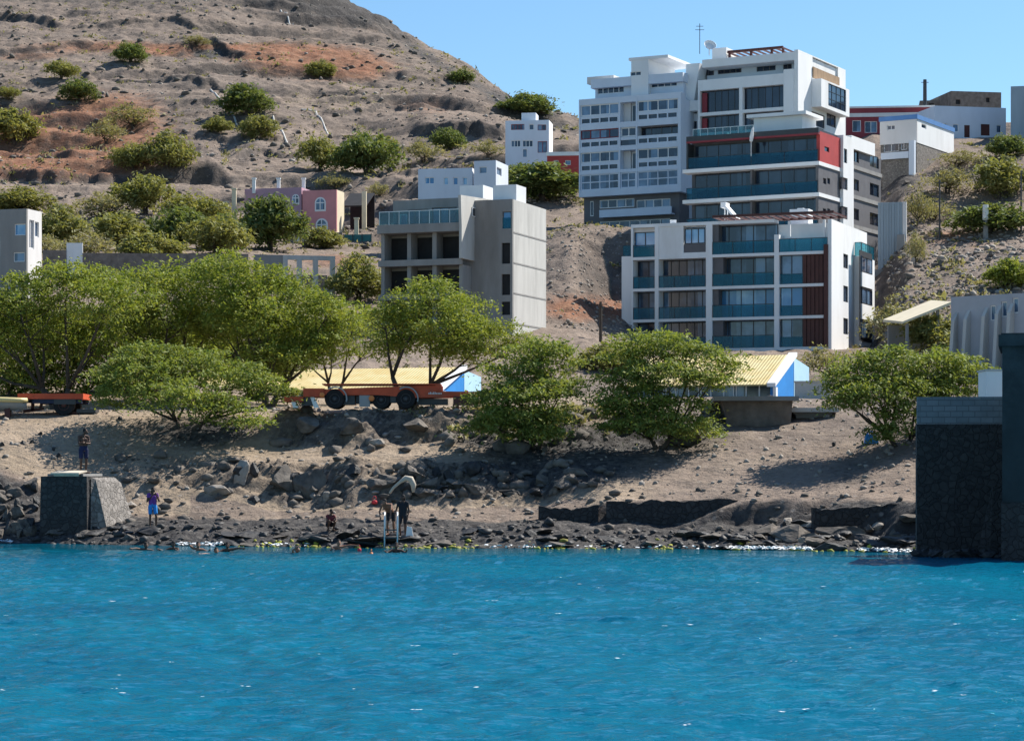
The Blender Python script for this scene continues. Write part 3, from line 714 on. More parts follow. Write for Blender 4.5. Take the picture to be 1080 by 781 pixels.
# ---- left wing: pale block of seven storeys
def loggias(B, z, u, cols, rows, dl, core, back, zr, zbase, wallm='white', wide_slabs=True):
    w = MB()
    return w
def left_wing():
    B = Bld('apartment_building', 'pale seven storey apartment block with windowed loggias, left of the black glass block', 'apartment building', 718, 266, -27, 241)
    z = lambda y, x=664: B.P(x, y)[1]
    u = lambda x: B.P(x, 160)[0]
    dl, D = 1.3, 15
    ul, ur = u(610.5), 0
    zt = z(101)
    w = MB(); w.box(ul, ur, dl, D, z(205), zt-.6)
    for a, b_ in ((610.5,612), (652.5,654), (670.5,672), (715,718)): w.box(u(a), u(b_), 0, dl, z(205), zt)
    ops = [(107.5,128), (134,153), (158,178), (181.5,198)]
    edges = [101]+[v for o in ops for v in o]+[205]
    for a, b_ in ((612,652.5), (654,670.5), (672,715)):
        for k in range(0, len(edges), 2): w.box(u(a), u(b_), .02, dl, z(edges[k+1]), z(edges[k]))
    B.part('wall', w, 'shadewhite')
    for i, (t, b_) in enumerate(ops):
        for j, (a, c, n) in enumerate(((612,652.5,4), (654,670.5,2), (672,715,4))):
            a_, c_ = u(a)+.02, u(c)-.02; zb, zh = z(b_), z(t)
            if i < 3 and j != 1:
                # glazed upper strip, white rail, dark panels below
                if i == 1 and j == 2:
                    window(B, B.front(), (a_, c_, zb+.05, zh), n, gm='glassdark', d=dl-.08, fm='slate')
                else: window(B, B.front(), (a_, c_, zb+1.0, zh), n, gm='glass', d=.22, fm='darkred' if i == 1 else 'white', fw=.1)
                p = MB().box(a_, c_, .05, .15, zb+.62, zb+.97); p.box(a_, c_, .05, .15, zb, zb+.14)
                for k in range(n+1): x = a_+(c_-a_-.16)*k/n; p.box(x, x+.16, .045, .155, zb+.143, zb+.617)
                q = p.build('parapet', M['shadewhite'], B.e)
                MB().box(a_, c_, .19, .21, zb+.1, zb+.9).build('parapet_panel', M['glassdark'], q)
            elif i < 3:
                if i == 1:
                    window(B, B.front(), (a_, c_, zb+1.0, zh), 2, gm='glassdark', d=.3, fm='white', fw=.12)
                    MB().box(a_, c_, .05, .2, zb+.6, zb+.95).build('parapet', M['shadewhite'], B.e)
                    MB().box(a_, c_, .2, .24, zb, zb+.6).build('parapet_panel', M['glassdark'], B.e)
                else:
                    MB().box(a_, (a_+c_)/2-.1, dl-.3, dl-.02, zb, zh).build('recess_wall', M['offwhite'], B.e)
                    window(B, B.front(), ((a_+c_)/2, c_, zb+.1, zh-.2), 1, gm='glassdark', d=dl-.08, fm='white')
            else: window(B, B.front(), (a_, c_, zb, zh), n if j != 1 else 2, 2, gm='glass', d=.18, fm='shadewhite', fw=.12)
    # dark base
    fr = frects(B, [(632,669,210,219), (671,707,210,219), (632,707,232,239), (622,626,212,228)], 1.0)
    B.part('base_wall', MB().openwall(B.front(1.0), u(612), -.6, -4, z(205)-.005, fr, .3).box(u(612), -.6, 1.3, D-.2, -4, z(205)-.005), 'slate')
    for r, n in zip(fr, (4,4,7,1)): window(B, B.front(1.0), r, n, gm='glass', d=.15, fm='white', fw=.1)
    bl = frects(B, [(632,708,219.5,227.5)], 0.0)[0]
    B.part('balcony', MB().box(bl[0], bl[1], 0, .15, bl[2], bl[3]).box(bl[0], bl[1], .153, .998, bl[2], bl[2]+.15), 'shadewhite')
    # set back top floor
    zt2 = z(79, 700)
    fr = frects(B, [(630,658,91,98.5), (680,714,83,92)], 2.0)
    tw = MB().openwall(B.front(2.0), u(620), -.5, zt-.59, z(88), fr, .25).box(u(620), -.5, 2.25, D-2, zt-.59, z(88))
    tw.box(u(618), -.3, 1.3, D-1.8, z(88)+.003, z(78.5))
    B.part('penthouse_wall', tw, 'shadewhite')
    window(B, B.front(2.0), fr[0], 5, gm='glassdark'); window(B, B.front(2.0), fr[1], 5, gm='glass')
    s0, s1 = u(661), u(679)
    B.part('stair_head', MB().openwall(B.front(1.25), s0, s1, zt-.58, z(62), frects(B, [(664.5,676,75.5,80)], 1.25), .3).box(s0, s1, 1.55, 9, zt-.58, z(62)).box(s0-.3, u(700), 1.2, 9.3, z(62)+.003, z(59)), 'white')
    window(B, B.front(1.25), frects(B, [(664.5,676,75.5,80)], 1.25)[0], 2, gm='glassdark')
    c = B.P(629, 78, 4); B.part('chimney', MB().box(c[0]-1.2, c[0]+2.2, 4, 6, z(78.5)+.004, z(71)).box(c[0]-.6, c[0]-.1, 3.96, 3.998, z(77), z(73)), 'offwhite')
LW = left_wing()

# ---- upper white tower with dark loggias
def upper_tower():
    B = Bld('apartment_building', 'tall white apartment tower with big navy loggias, highest of the group', 'apartment building', 837, 262, -28, 240)
    z = lambda y, x=800: B.P(x, y)[1]
    u = lambda x: B.P(x, 90)[0]
    D = B.S(888, 100)[0]; ul = u(736)
    dl = 2.0
    w = MB(); w.box(ul, -.01, dl, D, -4, z(79.5))
    w.box(ul, u(738), 0, dl, z(139), z(79.5)); w.box(u(779.5), u(783), 0, dl, z(139), z(79.5)); w.box(u(827), 0, -.2, dl, z(140), z(76))
    for a, b_ in ((738,779.5), (783,827)):
        for t, bt in ((79.5,91), (114.5,118), (136,140)): w.box(u(a), u(b_), .02, dl, z(bt), z(t))
    B.part('wall', w, 'white')
    for t, bt in ((91,114.5), (118,136)):
        for a, b_, n in ((738,779.5,6), (783,827,6)):
            window(B, B.front(), (u(a)+.02, u(b_)-.02, z(bt), z(t)), n, gm='glassdark', d=.7, fm='darkmetal', fw=.06)
        MB().box(u(739), u(744), .4, .6, z(bt), z(t)-.2).build('door_panel', M['darkred'], B.e)
    # top floor: set back, with a deep white parapet over it
    v = 2.6
    fr = frects(B, [(740,753,71,80), (757,782,69.5,77.5), (798,818,67,75), (826,835,65.5,75)], v)
    tw = MB().openwall(B.front(v), ul, -.5, z(79.4), z(66), fr, .3); tw.box(ul, -.5, v+.3, D-.6, z(79.4), z(66))
    B.part('penthouse_wall', tw, 'shadewhite')
    for r, n in zip(fr, (2,4,3,2)): window(B, B.front(v), r, n, gm='glassdark', fm='slate')
    pr = MB(); pr.box(ul+.4, .25, .3, D-.3, z(66)+.004, z(57.5))
    B.part('roof_slab', pr, 'white')
    # white frame on the right side: balcony recess, dark box window
    so = srects(B, [(853,880,66,86), (852,866,120,134), (868,878,121,134)])
    sw = MB().openwall(lambda a, d, zz: (.45-d, a, zz), 0.2, D-.02, z(140), z(57.5)+.2, so, .45)
    B.part('side_wall', sw, 'white')
    window(B, lambda a, d, zz: (-.1-d, a, zz), (so[0][0], so[0][1], so[0][2], so[0][3]), 2, gm='glass', d=-.04)
    for r in so[1:]: window(B, lambda a, d, zz: (.45-d, a, zz), r, 2, gm='glassdark', fm='darkmetal')
    r = so[0]; MB().box(r[0]-.1, r[1]+.1, -.15, -.03, r[2]-.2, r[2]+1.0, lambda a, d, zz: (.45-d, a, zz)).build('balcony_railing', M['wood'], B.e)
    bx = srects(B, [(852,882,90,119)])[0]; bo = srects(B, [(859.5,878.5,92.5,116)])[0]
    q = lambda a, d, zz: (1.6-d, a, zz)
    bw = MB().openwall(q, bx[0], bx[1], bx[2], bx[3], [bo], .3); bw.box(.46, 1.3, bx[0], bx[0]+.3, bx[2], bx[3]); bw.box(.46, 1.3, bx[1]-.3, bx[1], bx[2], bx[3]); bw.box(.46, 1.3, bx[0]+.3, bx[1]-.3, bx[3]-.3, bx[3]); bw.box(.46, 1.3, bx[0]+.3, bx[1]-.3, bx[2], bx[2]+.3)
    B.part('bay_window_box', bw, 'white'); window(B, q, bo, 4, 3, gm='glassdark', fm='darkmetal', fw=.05)
    # roof pergola and slanted end wall
    zz = z(57.5)
    pg = MB(); pg.box(u(756), u(815), 3, 3.25, zz+1.0, zz+1.3); pg.box(u(756), u(815), 8, 8.25, zz+1.0, zz+1.3)
    for k in range(9): x = u(756)+(u(815)-u(756)-.15)*k/8; pg.box(x, x+.15, 3.255, 7.995, zz+1.03, zz+1.2)
    for x in (757, 780, 802, 814): pg.box(u(x), u(x)+.25, 3.02, 3.22, zz+.003, zz+.997)
    B.part('roof_pergola', pg, 'brown')
    B.part('roof_box', MB().box(u(740), u(755), 3, 6, zz+.004, zz+1.7), 'white')
    e = MB(); a = u(719.5); e.hexa([(a,.6,z(110)), (a+1.0,.6,z(110)), (a+1.0,6,z(110)), (a,6,z(110)), (a+.2,.6,z(60)), (a+1.9,.6,z(60)), (a+1.9,6,z(60)), (a+.2,6,z(60))])
    B.part('slanted_wall', e, 'white')
    fr = frects(B, [(728,735,104,120), (726,735,128,150), (726,735,160,180), (726,735,190,205)], 1.6)
    B.part('link_wall', MB().openwall(B.front(1.6), u(718), ul-.003, -4, z(95), fr, .3).box(u(718), ul-.003, 1.9, 8, -4, z(95)), 'shadewhite')
    for r in fr: window(B, B.front(1.6), r, 1, gm='glassdark', fm='slate')
    B.part('link_balcony', MB().box(u(719), ul-.01, .4, 1.597, z(111), z(100)), 'white')
    tag(MB().lathe([(.05,0),(.5,.15),(.72,.42),(.70,.43),(.48,.18)], (0,0,0), (.2,-.8,.6), 16).tube([(0,.0,-.1),(0,.1,-.9)], [.05,.05]).build('satellite_dish', M['pot'], None, Vector((xat(748,266),266,zat(50,266)))), 'white satellite dish on the roof of the tall white tower', 'satellite dish')
    t = MB().bar((0,0,0),(0,0,3.4),.07).bar((-.5,0,2.7),(.5,0,2.7),.05).bar((-.4,0,3.1),(.4,0,3.1),.05)
    tag(t.build('antenna', M['darkmetal'], None, Vector((xat(738,266),266,zat(57,266)))), 'thin television antenna on the roof of the tall white tower', 'antenna')
upper_tower()

# ---- black glass block with the red corner
def black_block():
    B = Bld('apartment_building', 'black glass apartment block with continuous balconies and a red corner wall', 'apartment building', 863, 238, -28, 243)
    z = lambda y, x=862: B.P(x, y)[1]
    u = lambda x: B.P(x, 170)[0]
    vS = lambda px, u_=0: B.S(px, 180, u_)[0]
    D1 = vS(886); ul, dl = u(724), 1.4
    rows = [(143,170), (174,203), (207,236)]
    w = MB(); w.box(ul, -.3, dl, D1, -3, z(139)); 
    B.part('body', w, 'greytile')
    sl_ = MB()
    for t, b_ in ((170,174), (203,207), (236,241)): sl_.box(ul-.4, .12, -.1, dl-.003, z(b_), z(t)); sl_.box(-.299, .12, dl, D1, z(b_), z(t))
    B.part('floor_band', sl_, 'white')
    B.part('roof_edge', MB().box(ul, .05, -.05, dl-.003, z(139.8), z(134.5)).box(ul, -.3, dl, D1, z(139)+.003, z(134.5)), 'darkmetal')
    B.part('red_band', MB().box(ul, .06, -.06, .3, z(141.8), z(139.8)-.003), 'darkred')
    B.part('red_wall', MB().openwall(B.side(.06), .3, D1, z(170)+.003, z(138), srects(B, [(869,874,155,160)]), .35), 'red')
    B.part('end_post', MB().box(ul, ul+.2, -.04, dl-.01, z(170)+.003, z(141.8)-.003), 'darkmetal')
    window(B, B.side(.06), srects(B, [(869,874,155,160)])[0], 1, gm='glassdark', fm='darkmetal')
    so = [srects(B, [(868,871.5,y0,y1), (872.5,875.5,y0,y1)]) for y0, y1 in ((188,194), (220,226))]
    for (t, b_), ss in zip(rows[1:], so):
        B.part('side_wall', MB().openwall(B.side(0), .05, D1, z(b_)+.003, z(t)-.003, ss, .29), 'slate')
        for r in ss: window(B, B.side(0), r, 1, gm='glassdark', fm='darkmetal', fw=.04)
    for i, (t, b_) in enumerate(rows):
        x0, x1, xm = ul+.4, -.32, u(791)
        for a, c, n in ((x0, xm-.1, 5), (xm+.1, x1, 5)):
            window(B, B.front(), (a, c, z(b_)+.01, z(t)-.05), n, gm='glassdark', d=dl-.07, fm='darkmetal', fw=.05)
        B.part('partition', MB().box(xm-.09, xm+.09, .3, dl-.2, z(b_)+.01, z(t)-.05), 'slate')
        railing(B, B.front(), ul, -.02, z(b_)+.005, 1.15, 'bluerail', .0, 'darkmetal', 4)
    # white stair strip to the right, dark grey end wing beyond
    v1, v2, v3 = D1+.01, vS(897), vS(929)
    so = srects(B, [(890,893.5,157,172), (888.5,894,187.5,200), (888.5,894,218,231)], .35)
    B.part('stair_wall', MB().openwall(B.side(.35), v1, v2, -3, z(133,880), so, .35).box(-6, 0, v1, v2, -3, z(133,880)), 'white')
    for r in so: window(B, B.side(.35), r, 1, gm='glassdark', fm='darkmetal')
    rws = [(161,173), (191,203), (222,234)]
    so = srects(B, [r for a, b_ in rws for r in ((899,906,a-2,b_-2), (917.5,927,a+3,b_+4))])
    B.part('wing_wall', MB().openwall(B.side(0), v2+.005, v3, -4, z(144,880), so, .3).box(-8, -.3, v2+.005, v3, -4, z(144,880)), 'slate')
    for r in so: window(B, B.side(0), r, 2, gm='glassdark', fm='darkmetal')
    for y in (178, 209, 240):
        MB().box(-.02, .12, v2+.01, v3+.1, B.S(912, y+4)[1], B.S(912, y)[1]).build('wing_band', M['concrete'], B.e)
    hz = MB().box(-6.5, .3, v2-.5, vS(920), z(144,880)+.004, z(130,880)); B.part('roof_house', hz, 'white')
    # white box on the roof terrace
    r = frects(B, [(795,846,119.5,138)], 3.0)[0]
    B.part('terrace_box', MB().box(r[0], r[1], 3, 7, z(134.5)+.004, r[3]-.35).box(r[0]-.6, r[1]+.6, 2.5, 7.5, r[3]-.347, r[3]), 'white')
    railing(B, B.front(), ul+.5, u(793), z(134.5)+.004, .75, 'clearrail', .5, 'steel', 8)
    B.part('terrace_seat', MB().box(u(756), u(762), 1.2, 2, z(134.5)+.004, z(131)).box(u(765), u(771), 1.2, 2, z(134.5)+.004, z(131.5)), 'white')
    # a folded white parasol on the balcony
    uu = u(794); o = MB().tube([(0,0,-1.3),(0,0,.3)], [.04,.04]).tube([(0,0,.2),(.05,0,.7),(.16,-.1,1.5),(.2,-.1,1.7)], [.16,.22,.12,.02]).build('parasol', M['cloth_white'])
    o.location = B.e.location + Vector((math.cos(B.th)*uu+math.sin(B.th)*.45, math.sin(B.th)*uu-math.cos(B.th)*.45, z(152, 794)))
    tag(o, 'folded white parasol standing at the red banded balcony of the black glass block', 'parasol')
black_block()

# ---- raw concrete building
def concrete_building():
    B = Bld('concrete_building', 'unfinished raw concrete building with dark open bays and a pale stair tower', 'building', 486, 194, -20, 356)
    z = lambda y, x=470: B.P(x, y)[1]
    u = lambda x: B.P(x, 260)[0]
    ul, dl, D = u(400), 2.2, 13
    w = MB(); w.box(ul+.3, -.3, dl, D, -3, z(206))
    w.box(ul, ul+.3, .4, D, -3, z(235)-.003); w.openwall(B.side(0), .4, D, -3, z(235)-.003, srects(B, [(521,526,257,264)]), .3)
    for x in (425.5, 427, 453, 455.5): pass
    for a, b_ in ((427,431), (453.5,458)): w.box(u(a), u(b_), .5, dl, z(352), z(244))
    for t, b_ in ((235,244), (272.5,279), (309,315), (345,352)): w.box(ul-.15, 0, -.1 if t == 235 else .1, dl-.004, z(b_), z(t))
    B.part('wall', w, 'concrete')
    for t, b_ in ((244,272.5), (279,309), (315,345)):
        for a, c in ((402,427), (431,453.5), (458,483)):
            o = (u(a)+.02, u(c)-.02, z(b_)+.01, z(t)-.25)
            MB().box(o[0], o[1], dl-.3, dl-.26, o[2], o[3]).build('opening_shade', M['tarp_shade'], B.e)  # black sheet stands in for the shade deep in each bay
        B.part('bay_frame', MB().box(ul+.31, -.31, dl-.25, dl-.005, z(t)-.7, z(t)-.005), 'concrete')
    # top floor set back behind a glass balustrade
    v = 2.2
    fr = frects(B, [(431,453,221,236), (457,483,219,236)], v)
    B.part('top_wall', MB().openwall(B.front(v-.3), u(428), -.02, z(235)+.004, z(206), fr, .29), 'concrete')
    for r in fr: window(B, B.front(v-.3), r, 3, gm='glass', fm='slate')
    MB().box(ul+.6, u(427), 2.2, 9, z(235)+.004, z(219)).build('top_annex', M['concretelight'], B.e)
    window(B, B.front(2.0), (ul+1.0, u(426), z(234), z(221)), 2, gm='glass', fm='steel')
    railing(B, B.front(), ul, -.05, z(235)+.004, 1.05, 'clearrail', .0, 'steel', 8)
    # slanted side panel, painted paler as sunlit concrete
    so = srects(B, [(494.5,506,220,230)])
    pw = MB(); s0, s1 = .2, B.S(521, 240)[0]
    a = lambda px, py: B.S(px, py, .25)
    pts = [a(486,205.5), a(487,239), a(487,272), a(512,278), a(521,241), a(521,211)]
    m0 = lambda s, zz: (.25, s, zz); m1 = lambda s, zz: (.02, s, zz)
    pw.prism(pts, m0, m1); B.part('slanted_panel', pw, 'concretelight')
    r = so[0]; window(B, lambda s, d, zz: (.33-d, s, zz), r, 2, gm='glassdark', fm='white', d=.05)
    # stair tower: front with openings, long side painted paler as if in sun
    B.part('upper_side', MB().box(-8, -.32, D, D+3, -3, z(206)), 'concrete')
    us = 3.6; vs0 = B.S(540.5, 280, us)[0]; vs1 = B.S(576, 280, us)[0]
    zt = B.S(541, 210, us)[1]
    fo = frects(B, [(529,538,256,278), (529,538,289,311), (529,538,318,332), (530,539,223,241)], vs0)
    B.part('stair_front', MB().openwall(B.front(vs0), .02, us, -3, zt, fo, .3), 'concrete')
    for r in fo[:3]: MB().box(r[0], r[1], vs0+.24, vs0+.28, r[2], r[3]).build('opening_shade', M['tarp_shade'], B.e)  # black sheets stand in for the stairwell's shade
    window(B, B.front(vs0), fo[3], 1, gm='glassblue', fm='slate')
    for r in fo: MB().box(r[0], r[1], vs0+.03, vs0+.06, r[2], r[2]+.9).build('balcony_railing', M['teal'] if r == fo[3] else M['darkmetal'], B.e) if r in (fo[3],) else None
    B.part('stair_tower', MB().box(.02, us, vs0+.3, vs1, -3, zt), 'concretelight')
    for yb in (244,276,308,340):
        q = B.S(541, yb, us)[1]; B.part('joint_band', MB().box(us+.002, us+.03, vs0+.3, vs1, q-.12, q), 'concrete')
    # two white boxes on the roofs
    k = B.S(576, 205, us)
    for (p0, p1, v0, y0, y1, lab) in ((513,540,6,206,196.5,'low white roof water tank beside the tall one on the concrete building'), (549,576,vs0+1,215,196,'tall white square water tank on the stair tower of the concrete building')):
        o0 = B.P(p0, y0, v0); o1 = B.P(p1, y1, v0+2)
        base = zt+.004 if y0 == 215 else z(206)+.004
        x1 = min(o1[0], us-.1) if y0 == 215 else min(o1[0], -.4)
        x0 = x1-(2.0 if y0 == 215 else 2.1)
        h = max(.8, o1[1]-base)
        o = MB().box(-.5*(x1-x0), .5*(x1-x0), -1.2, 1.2, 0, h).box(-.2,.2,-.2,.2,h+.002,h+.1).build('water_tank', M['pot'])
        uu, vv = (x0+x1)/2, v0+1.4
        o.location = B.e.location+Vector((B.U[0]*uu+B.V[0]*vv, B.U[1]*uu+B.V[1]*vv, base)); o.rotation_euler = (0,0,B.th)
        tag(o, lab, 'water tank')
concrete_building()

# ---- houses on the hillside
house('concrete_house', 'grey concrete house with a sunlit pale right side, at the left edge', 'house', -60, 28, 220, 300, 205, -16, 8, 'concrete', [(15,27,236,248,'b1'), (-20,0,250,270,'w3'), (14,26,266,276,'w1')], [(31,36,232,262,'w2'), (37,41,234,250,'w1')], sidewall='offwhite', pxs=44, roofm='concretelight')  # right side in paler plaster, sunlight put into its colour
B = house('pink_house', 'pink house with white arched windows and a cream right side, among the hillside trees', 'house', 319, 355, 200, 246, 318, -14, 9, 'pink', [], [], sidewall='cream', pxs=363, trim=None)
def arch(B, px, y0, y1, wpx, v=0.):
    u_, z0 = B.P(px, y1, v); _, z1 = B.P(px, y0, v); hw = wpx/2*B.O[1]/F
    def pts(k, e): 
        r = hw*k; zc = z1-hw
        return [(u_-r, z0-e)]+[(u_-r*math.cos(t), zc+r*math.sin(t)) for t in np.linspace(0, math.pi, 13)]+[(u_+r, z0-e)]
    m = lambda d: (lambda a, zz: (a, v+d, zz))
    f = MB().prism(pts(1.35,.25), m(-.08), m(-.003)).build('window', M['white'], B.e)
    MB().prism(pts(1.0,0), m(-.12), m(-.083)).build('pane', M['glass'], f)
    k = MB().box(u_-.06, u_+.06, v-.16, v-.123, z0, z1); k.box(u_-hw, u_+hw, v-.158, v-.1235, z1-hw-.06, z1-hw+.06); k.build('window_frame', M['white'], f)
arch(B, 338, 209.5, 221, 9); arch(B, 339.5, 232, 245, 10)
C2 = house('mauve_house', 'low mauve house with one arched window joined to the left of the pink house', 'house', 258, 318, 197.5, 246, 319.5, -14, 8, 'mauve', [(285,300,222,236,'w2')])
arch(C2, 312, 206, 214, 6)
for px, lab in ((267,'leftmost white roof post of the mauve house'), (293,'middle white roof post of the mauve house'), (319.5,'white roof post between the pink and mauve houses')):
    tag(MB().box(-.22,.22,-.22,.22,-.4,1.5).box(-.3,.3,-.3,.3,1.503,1.7).build('roof_post', M['white'], None, Vector((xat(px,320),321,zat(200,320)))), lab, 'post', 'roof posts of the pink and mauve houses')
b = Bld('black_tarpaulin_shed', 'black tarpaulin lean-to with pale posts right of the pink house', 'shed', 386, 322, -10, 245)
u0 = b.P(360,220)[0]; h1 = b.P(386,199)[1]; h0 = b.P(386,218)[1]
b.part('tarp_roof', MB().hexa([(u0,0,h0),(0,0,h0),(0,5,h1-.2),(u0,5,h1-.2),(u0,0,h0+.2),(0,0,h0+.2),(0,5,h1),(u0,5,h1)]), 'tarp_shade')
b.part('back_wall', MB().box(u0,0,5.01,5.2,-2,h1), 'tarp_shade')
b.part('post', MB().box(-.5,.1,-.35,-.02,-2,b.P(386,202)[1]), 'cream'); b.part('post', MB().box(u0,u0+.3,-.32,-.02,-2,h0), 'cream')
for px, y, lab in ((376,231,'short pale concrete post below the black lean-to'), (247,200,'tall tan gate post left of the mauve house'), (238.5,214,'short tan gate post farthest left of the mauve house')):
    x, Y, zz = hit(px, 250 if px == 376 else 240, 280)
    tag(MB().box(-.28,.28,-.28,.28,-1,zat(y,Y)-zz).box(-.36,.36,-.36,.36,zat(y,Y)-zz+.002,zat(y,Y)-zz+.18).build('post', M['cream'], None, Vector((x,Y,zz))), lab, 'post')
# wall with a pair of white arches, teal mesh fence
b = Bld('garden_wall', 'brown garden wall with two white arches below the pink house', 'wall', 361, 312, -8, 256)
u0 = b.P(304,250)[0]
b.part('wall', MB().box(u0,0,0,.4,-3,b.P(361,245)[1]), 'stonewall')
for px in (316.5, 337):
    u_, z0 = b.P(px, 258); r0 = 1.0
    pts = [(u_+r0*math.cos(t), z0+r0*1.0*math.sin(t)) for t in np.linspace(0, math.pi, 13)]
    b.part('arch', MB().prism(pts, lambda a, zz: (a,-.25,zz), lambda a, zz: (a,-.01,zz)), 'white')
b = Bld('mesh_fence', 'dark teal mesh fence right of the brown garden wall', 'fence', 392, 313, -8, 257)
u0 = b.P(362,250)[0]
b.part('mesh', MB().box(u0,0,0,.05,-.5,b.P(392,247)[1]), 'teal_fence')
for k in range(4): b.part('post', MB().box(u0+(-u0-.1)*k/3, u0+(-u0-.1)*k/3+.1, -.1, -.005, -1, b.P(392,246.5)[1]), 'darkmetal')

# concrete frame ruin and dark wall behind the shore trees
b = Bld('unfinished_frame', 'bare grey concrete frame of columns and beams behind the shore trees', 'ruin', 352, 215, 14, 300)
u0 = b.P(268,280)[0]; zt = b.P(352,270)[1]
cols_ = [b.P(x, 280)[0] for x in (301, 316, 333, 351)]
fr = MB()
for c_ in cols_: fr.box(c_-.22, c_+.22, 0, .4, -4, zt-.4)
fr.box(cols_[0]-.22, cols_[-1]+.22, .0, .4, zt-.397, zt); fr.box(cols_[0]+.22, cols_[-1]-.22, .02, .38, -1.0, -.4)
b.part('column_frame', fr, 'concretelight')
b.part('wall', MB().box(u0, cols_[0]-.23, .05, .35, -4, zt), 'concrete')
b.part('back_wall', MB().openwall(lambda a, d, zz: (a,3+d,zz), u0, cols_[-1], -4, zt-1.5, [(cols_[1],cols_[1]+1.0,-1,.4)], .3), 'greystone')
b = Bld('boundary_wall', 'long dark stone boundary wall with a white gate behind the shore trees', 'wall', 262, 228, 4, 268)
u0 = b.P(45,262)[0]
g0, g1 = b.P(70,262)[0], b.P(87,262)[0]
b.part('wall', MB().box(u0, g0-.01, 0, .4, -4, b.P(100,264)[1]).box(g1+.01, 0, 0, .4, -4, b.P(150,267)[1]), 'stonewall')
b.part('gate', MB().box(g0, g1, .1, .3, -4, b.P(80,256)[1]).box(g0+.4, g0+.55, .05, .098, -4, b.P(80,257)[1]), 'white')
# houses at mid height
house('white_house', 'long low white house with pale blue windows, above the concrete building', 'house', 441, 498, 177, 212, 285, -10, 8, 'shadewhite', [(448,458,187,194,'b2'), (468,473,187,195,'b1'), (478,483,187,195,'b1'), (488,493,187,195,'b1')], sidewall='white', pxs=500)
house('white_house', 'narrow white house with one dark window per floor, right of the long low one', 'house', 500, 523, 169, 212, 283, -16, 8, 'shadewhite', [(505.5,513.5,176,183,'w1'), (506,513,197,205,'w1')], [(524,529,177,185,'w1')], sidewall='shadewhite', pxs=536)
B = house('white_house', 'three storey white house with dark red shutters, standing highest on the left hill', 'house', 533, 579, 126.5, 172, 330, -8, 8, 'shadewhite', [(539,553,131,137,'r4'), (558,563,131,137,'w1'), (567,576,131.5,137.5,'r2'), (539,549,148,155,'w3'), (551,562,148,155,'w3'), (567,577,149,161,'r2'), (551,556,157,166,'w1')], sidewall='white', pxs=583)
r = frects(B, [(550,565,119,127)], 1)[0]; B.part('stair_head', MB().box(r[0], r[1], 1, 4, B.zt+.004, r[3]), 'shadewhite')
house('red_house', 'small red house with a white roof edge right below the three storey white house', 'house', 577, 612, 164, 182, 315, -6, 6, 'red', [(584,589,169,174,'w1'), (596,602,169,174,'w1')], trim=(.5,'white'))
# right hand plateau
B = house('red_house', 'long dark red terrace house with white bands beside the tall tower', 'house', 893, 985, 113, 140, 318, -6, 10, 'darkred', [(912,925,128,140,'w2'), (899,908,127,139,'w1')], trim=(.25,'offwhite'))
r = frects(B, [(894,984,119,123)])[0]; B.part('white_band', MB().box(B.u0+.02, -.02, -.08, -.003, r[2], r[3]), 'offwhite')
house('white_house', 'long white terrace house with brown doors on the right skyline', 'house', 986, 1061, 114, 145, 312, 12, 9, 'shadewhite', [(992,999,130,140,'w1'), (1005,1011,131,139,'w1'), (1034.5,1044,131,143,'door'), (1017,1023,132,145,'door'), (1051,1056,132,140,'w1')])
house('stone_house', 'brown stone block house with bare walls topping the right skyline', 'house', 1003, 1056, 97.5, 125, 335, 10, 9, 'stonewall', [(1008,1013,105,110,'hole'), (1040,1044,103,108,'hole')])
house('stone_house', 'low bare stone house left of the taller one on the right skyline', 'house', 970, 1002, 105.5, 125, 338, -8, 8, 'stonewall', [(980,985,109,113,'hole')])
B = house('white_house', 'white house with a blue roof edge on a stone base, right hill', 'house', 928, 967, 125.5, 150, 282, -30, 9, 'offwhite', [(935.5,944,132,137,'w2')], [(972,977,131,135.5,'w1')], sidewall='white', pxs=1006, trim=(.55,'blueband'), below=.02)
r = B
B.part('stone_base', MB().openwall(B.front(.12), B.u0+.05, -.05, -5, -.03, frects(B, [(932,948,151,160), (950,956,150,158)], .12), .3).box(B.u0+.05, -.05, .42, B.depth-.1, -5, -.03), 'greystone')
for q in frects(B, [(932,948,151,160), (950,956,150,158)], .12): window(B, B.front(.12), q, 2, gm='glassdark')
q = frects(B, [(929,958,160.5,167.5)], -1.5)[0]; B.part('porch_wall', MB().box(q[0], q[1], -1.5, -1.3, q[2], q[3]).box(q[0], q[1], -1.298, .1, q[2], q[2]+.2), 'shadewhite'); B.part('porch_base', MB().box(q[0]+.1, q[1]-.1, -1.2, .1, q[2]-4, q[2]-.003), 'greystone')
q = frects(B, [(958.5,964,148,168)], -1.6)[0]; B.part('porch_pillar', MB().box(q[0], q[1], -1.6, -1.0, q[2]-2, q[3]), 'shadewhite')
house('grey_building', 'tall plain blue grey building cut by the right edge on the skyline', 'building', 1066, 1150, 88, 152, 300, -14, 12, 'metalpanel', [(1095,1105,100,112,'w2'), (1095,1105,122,134,'w2')])
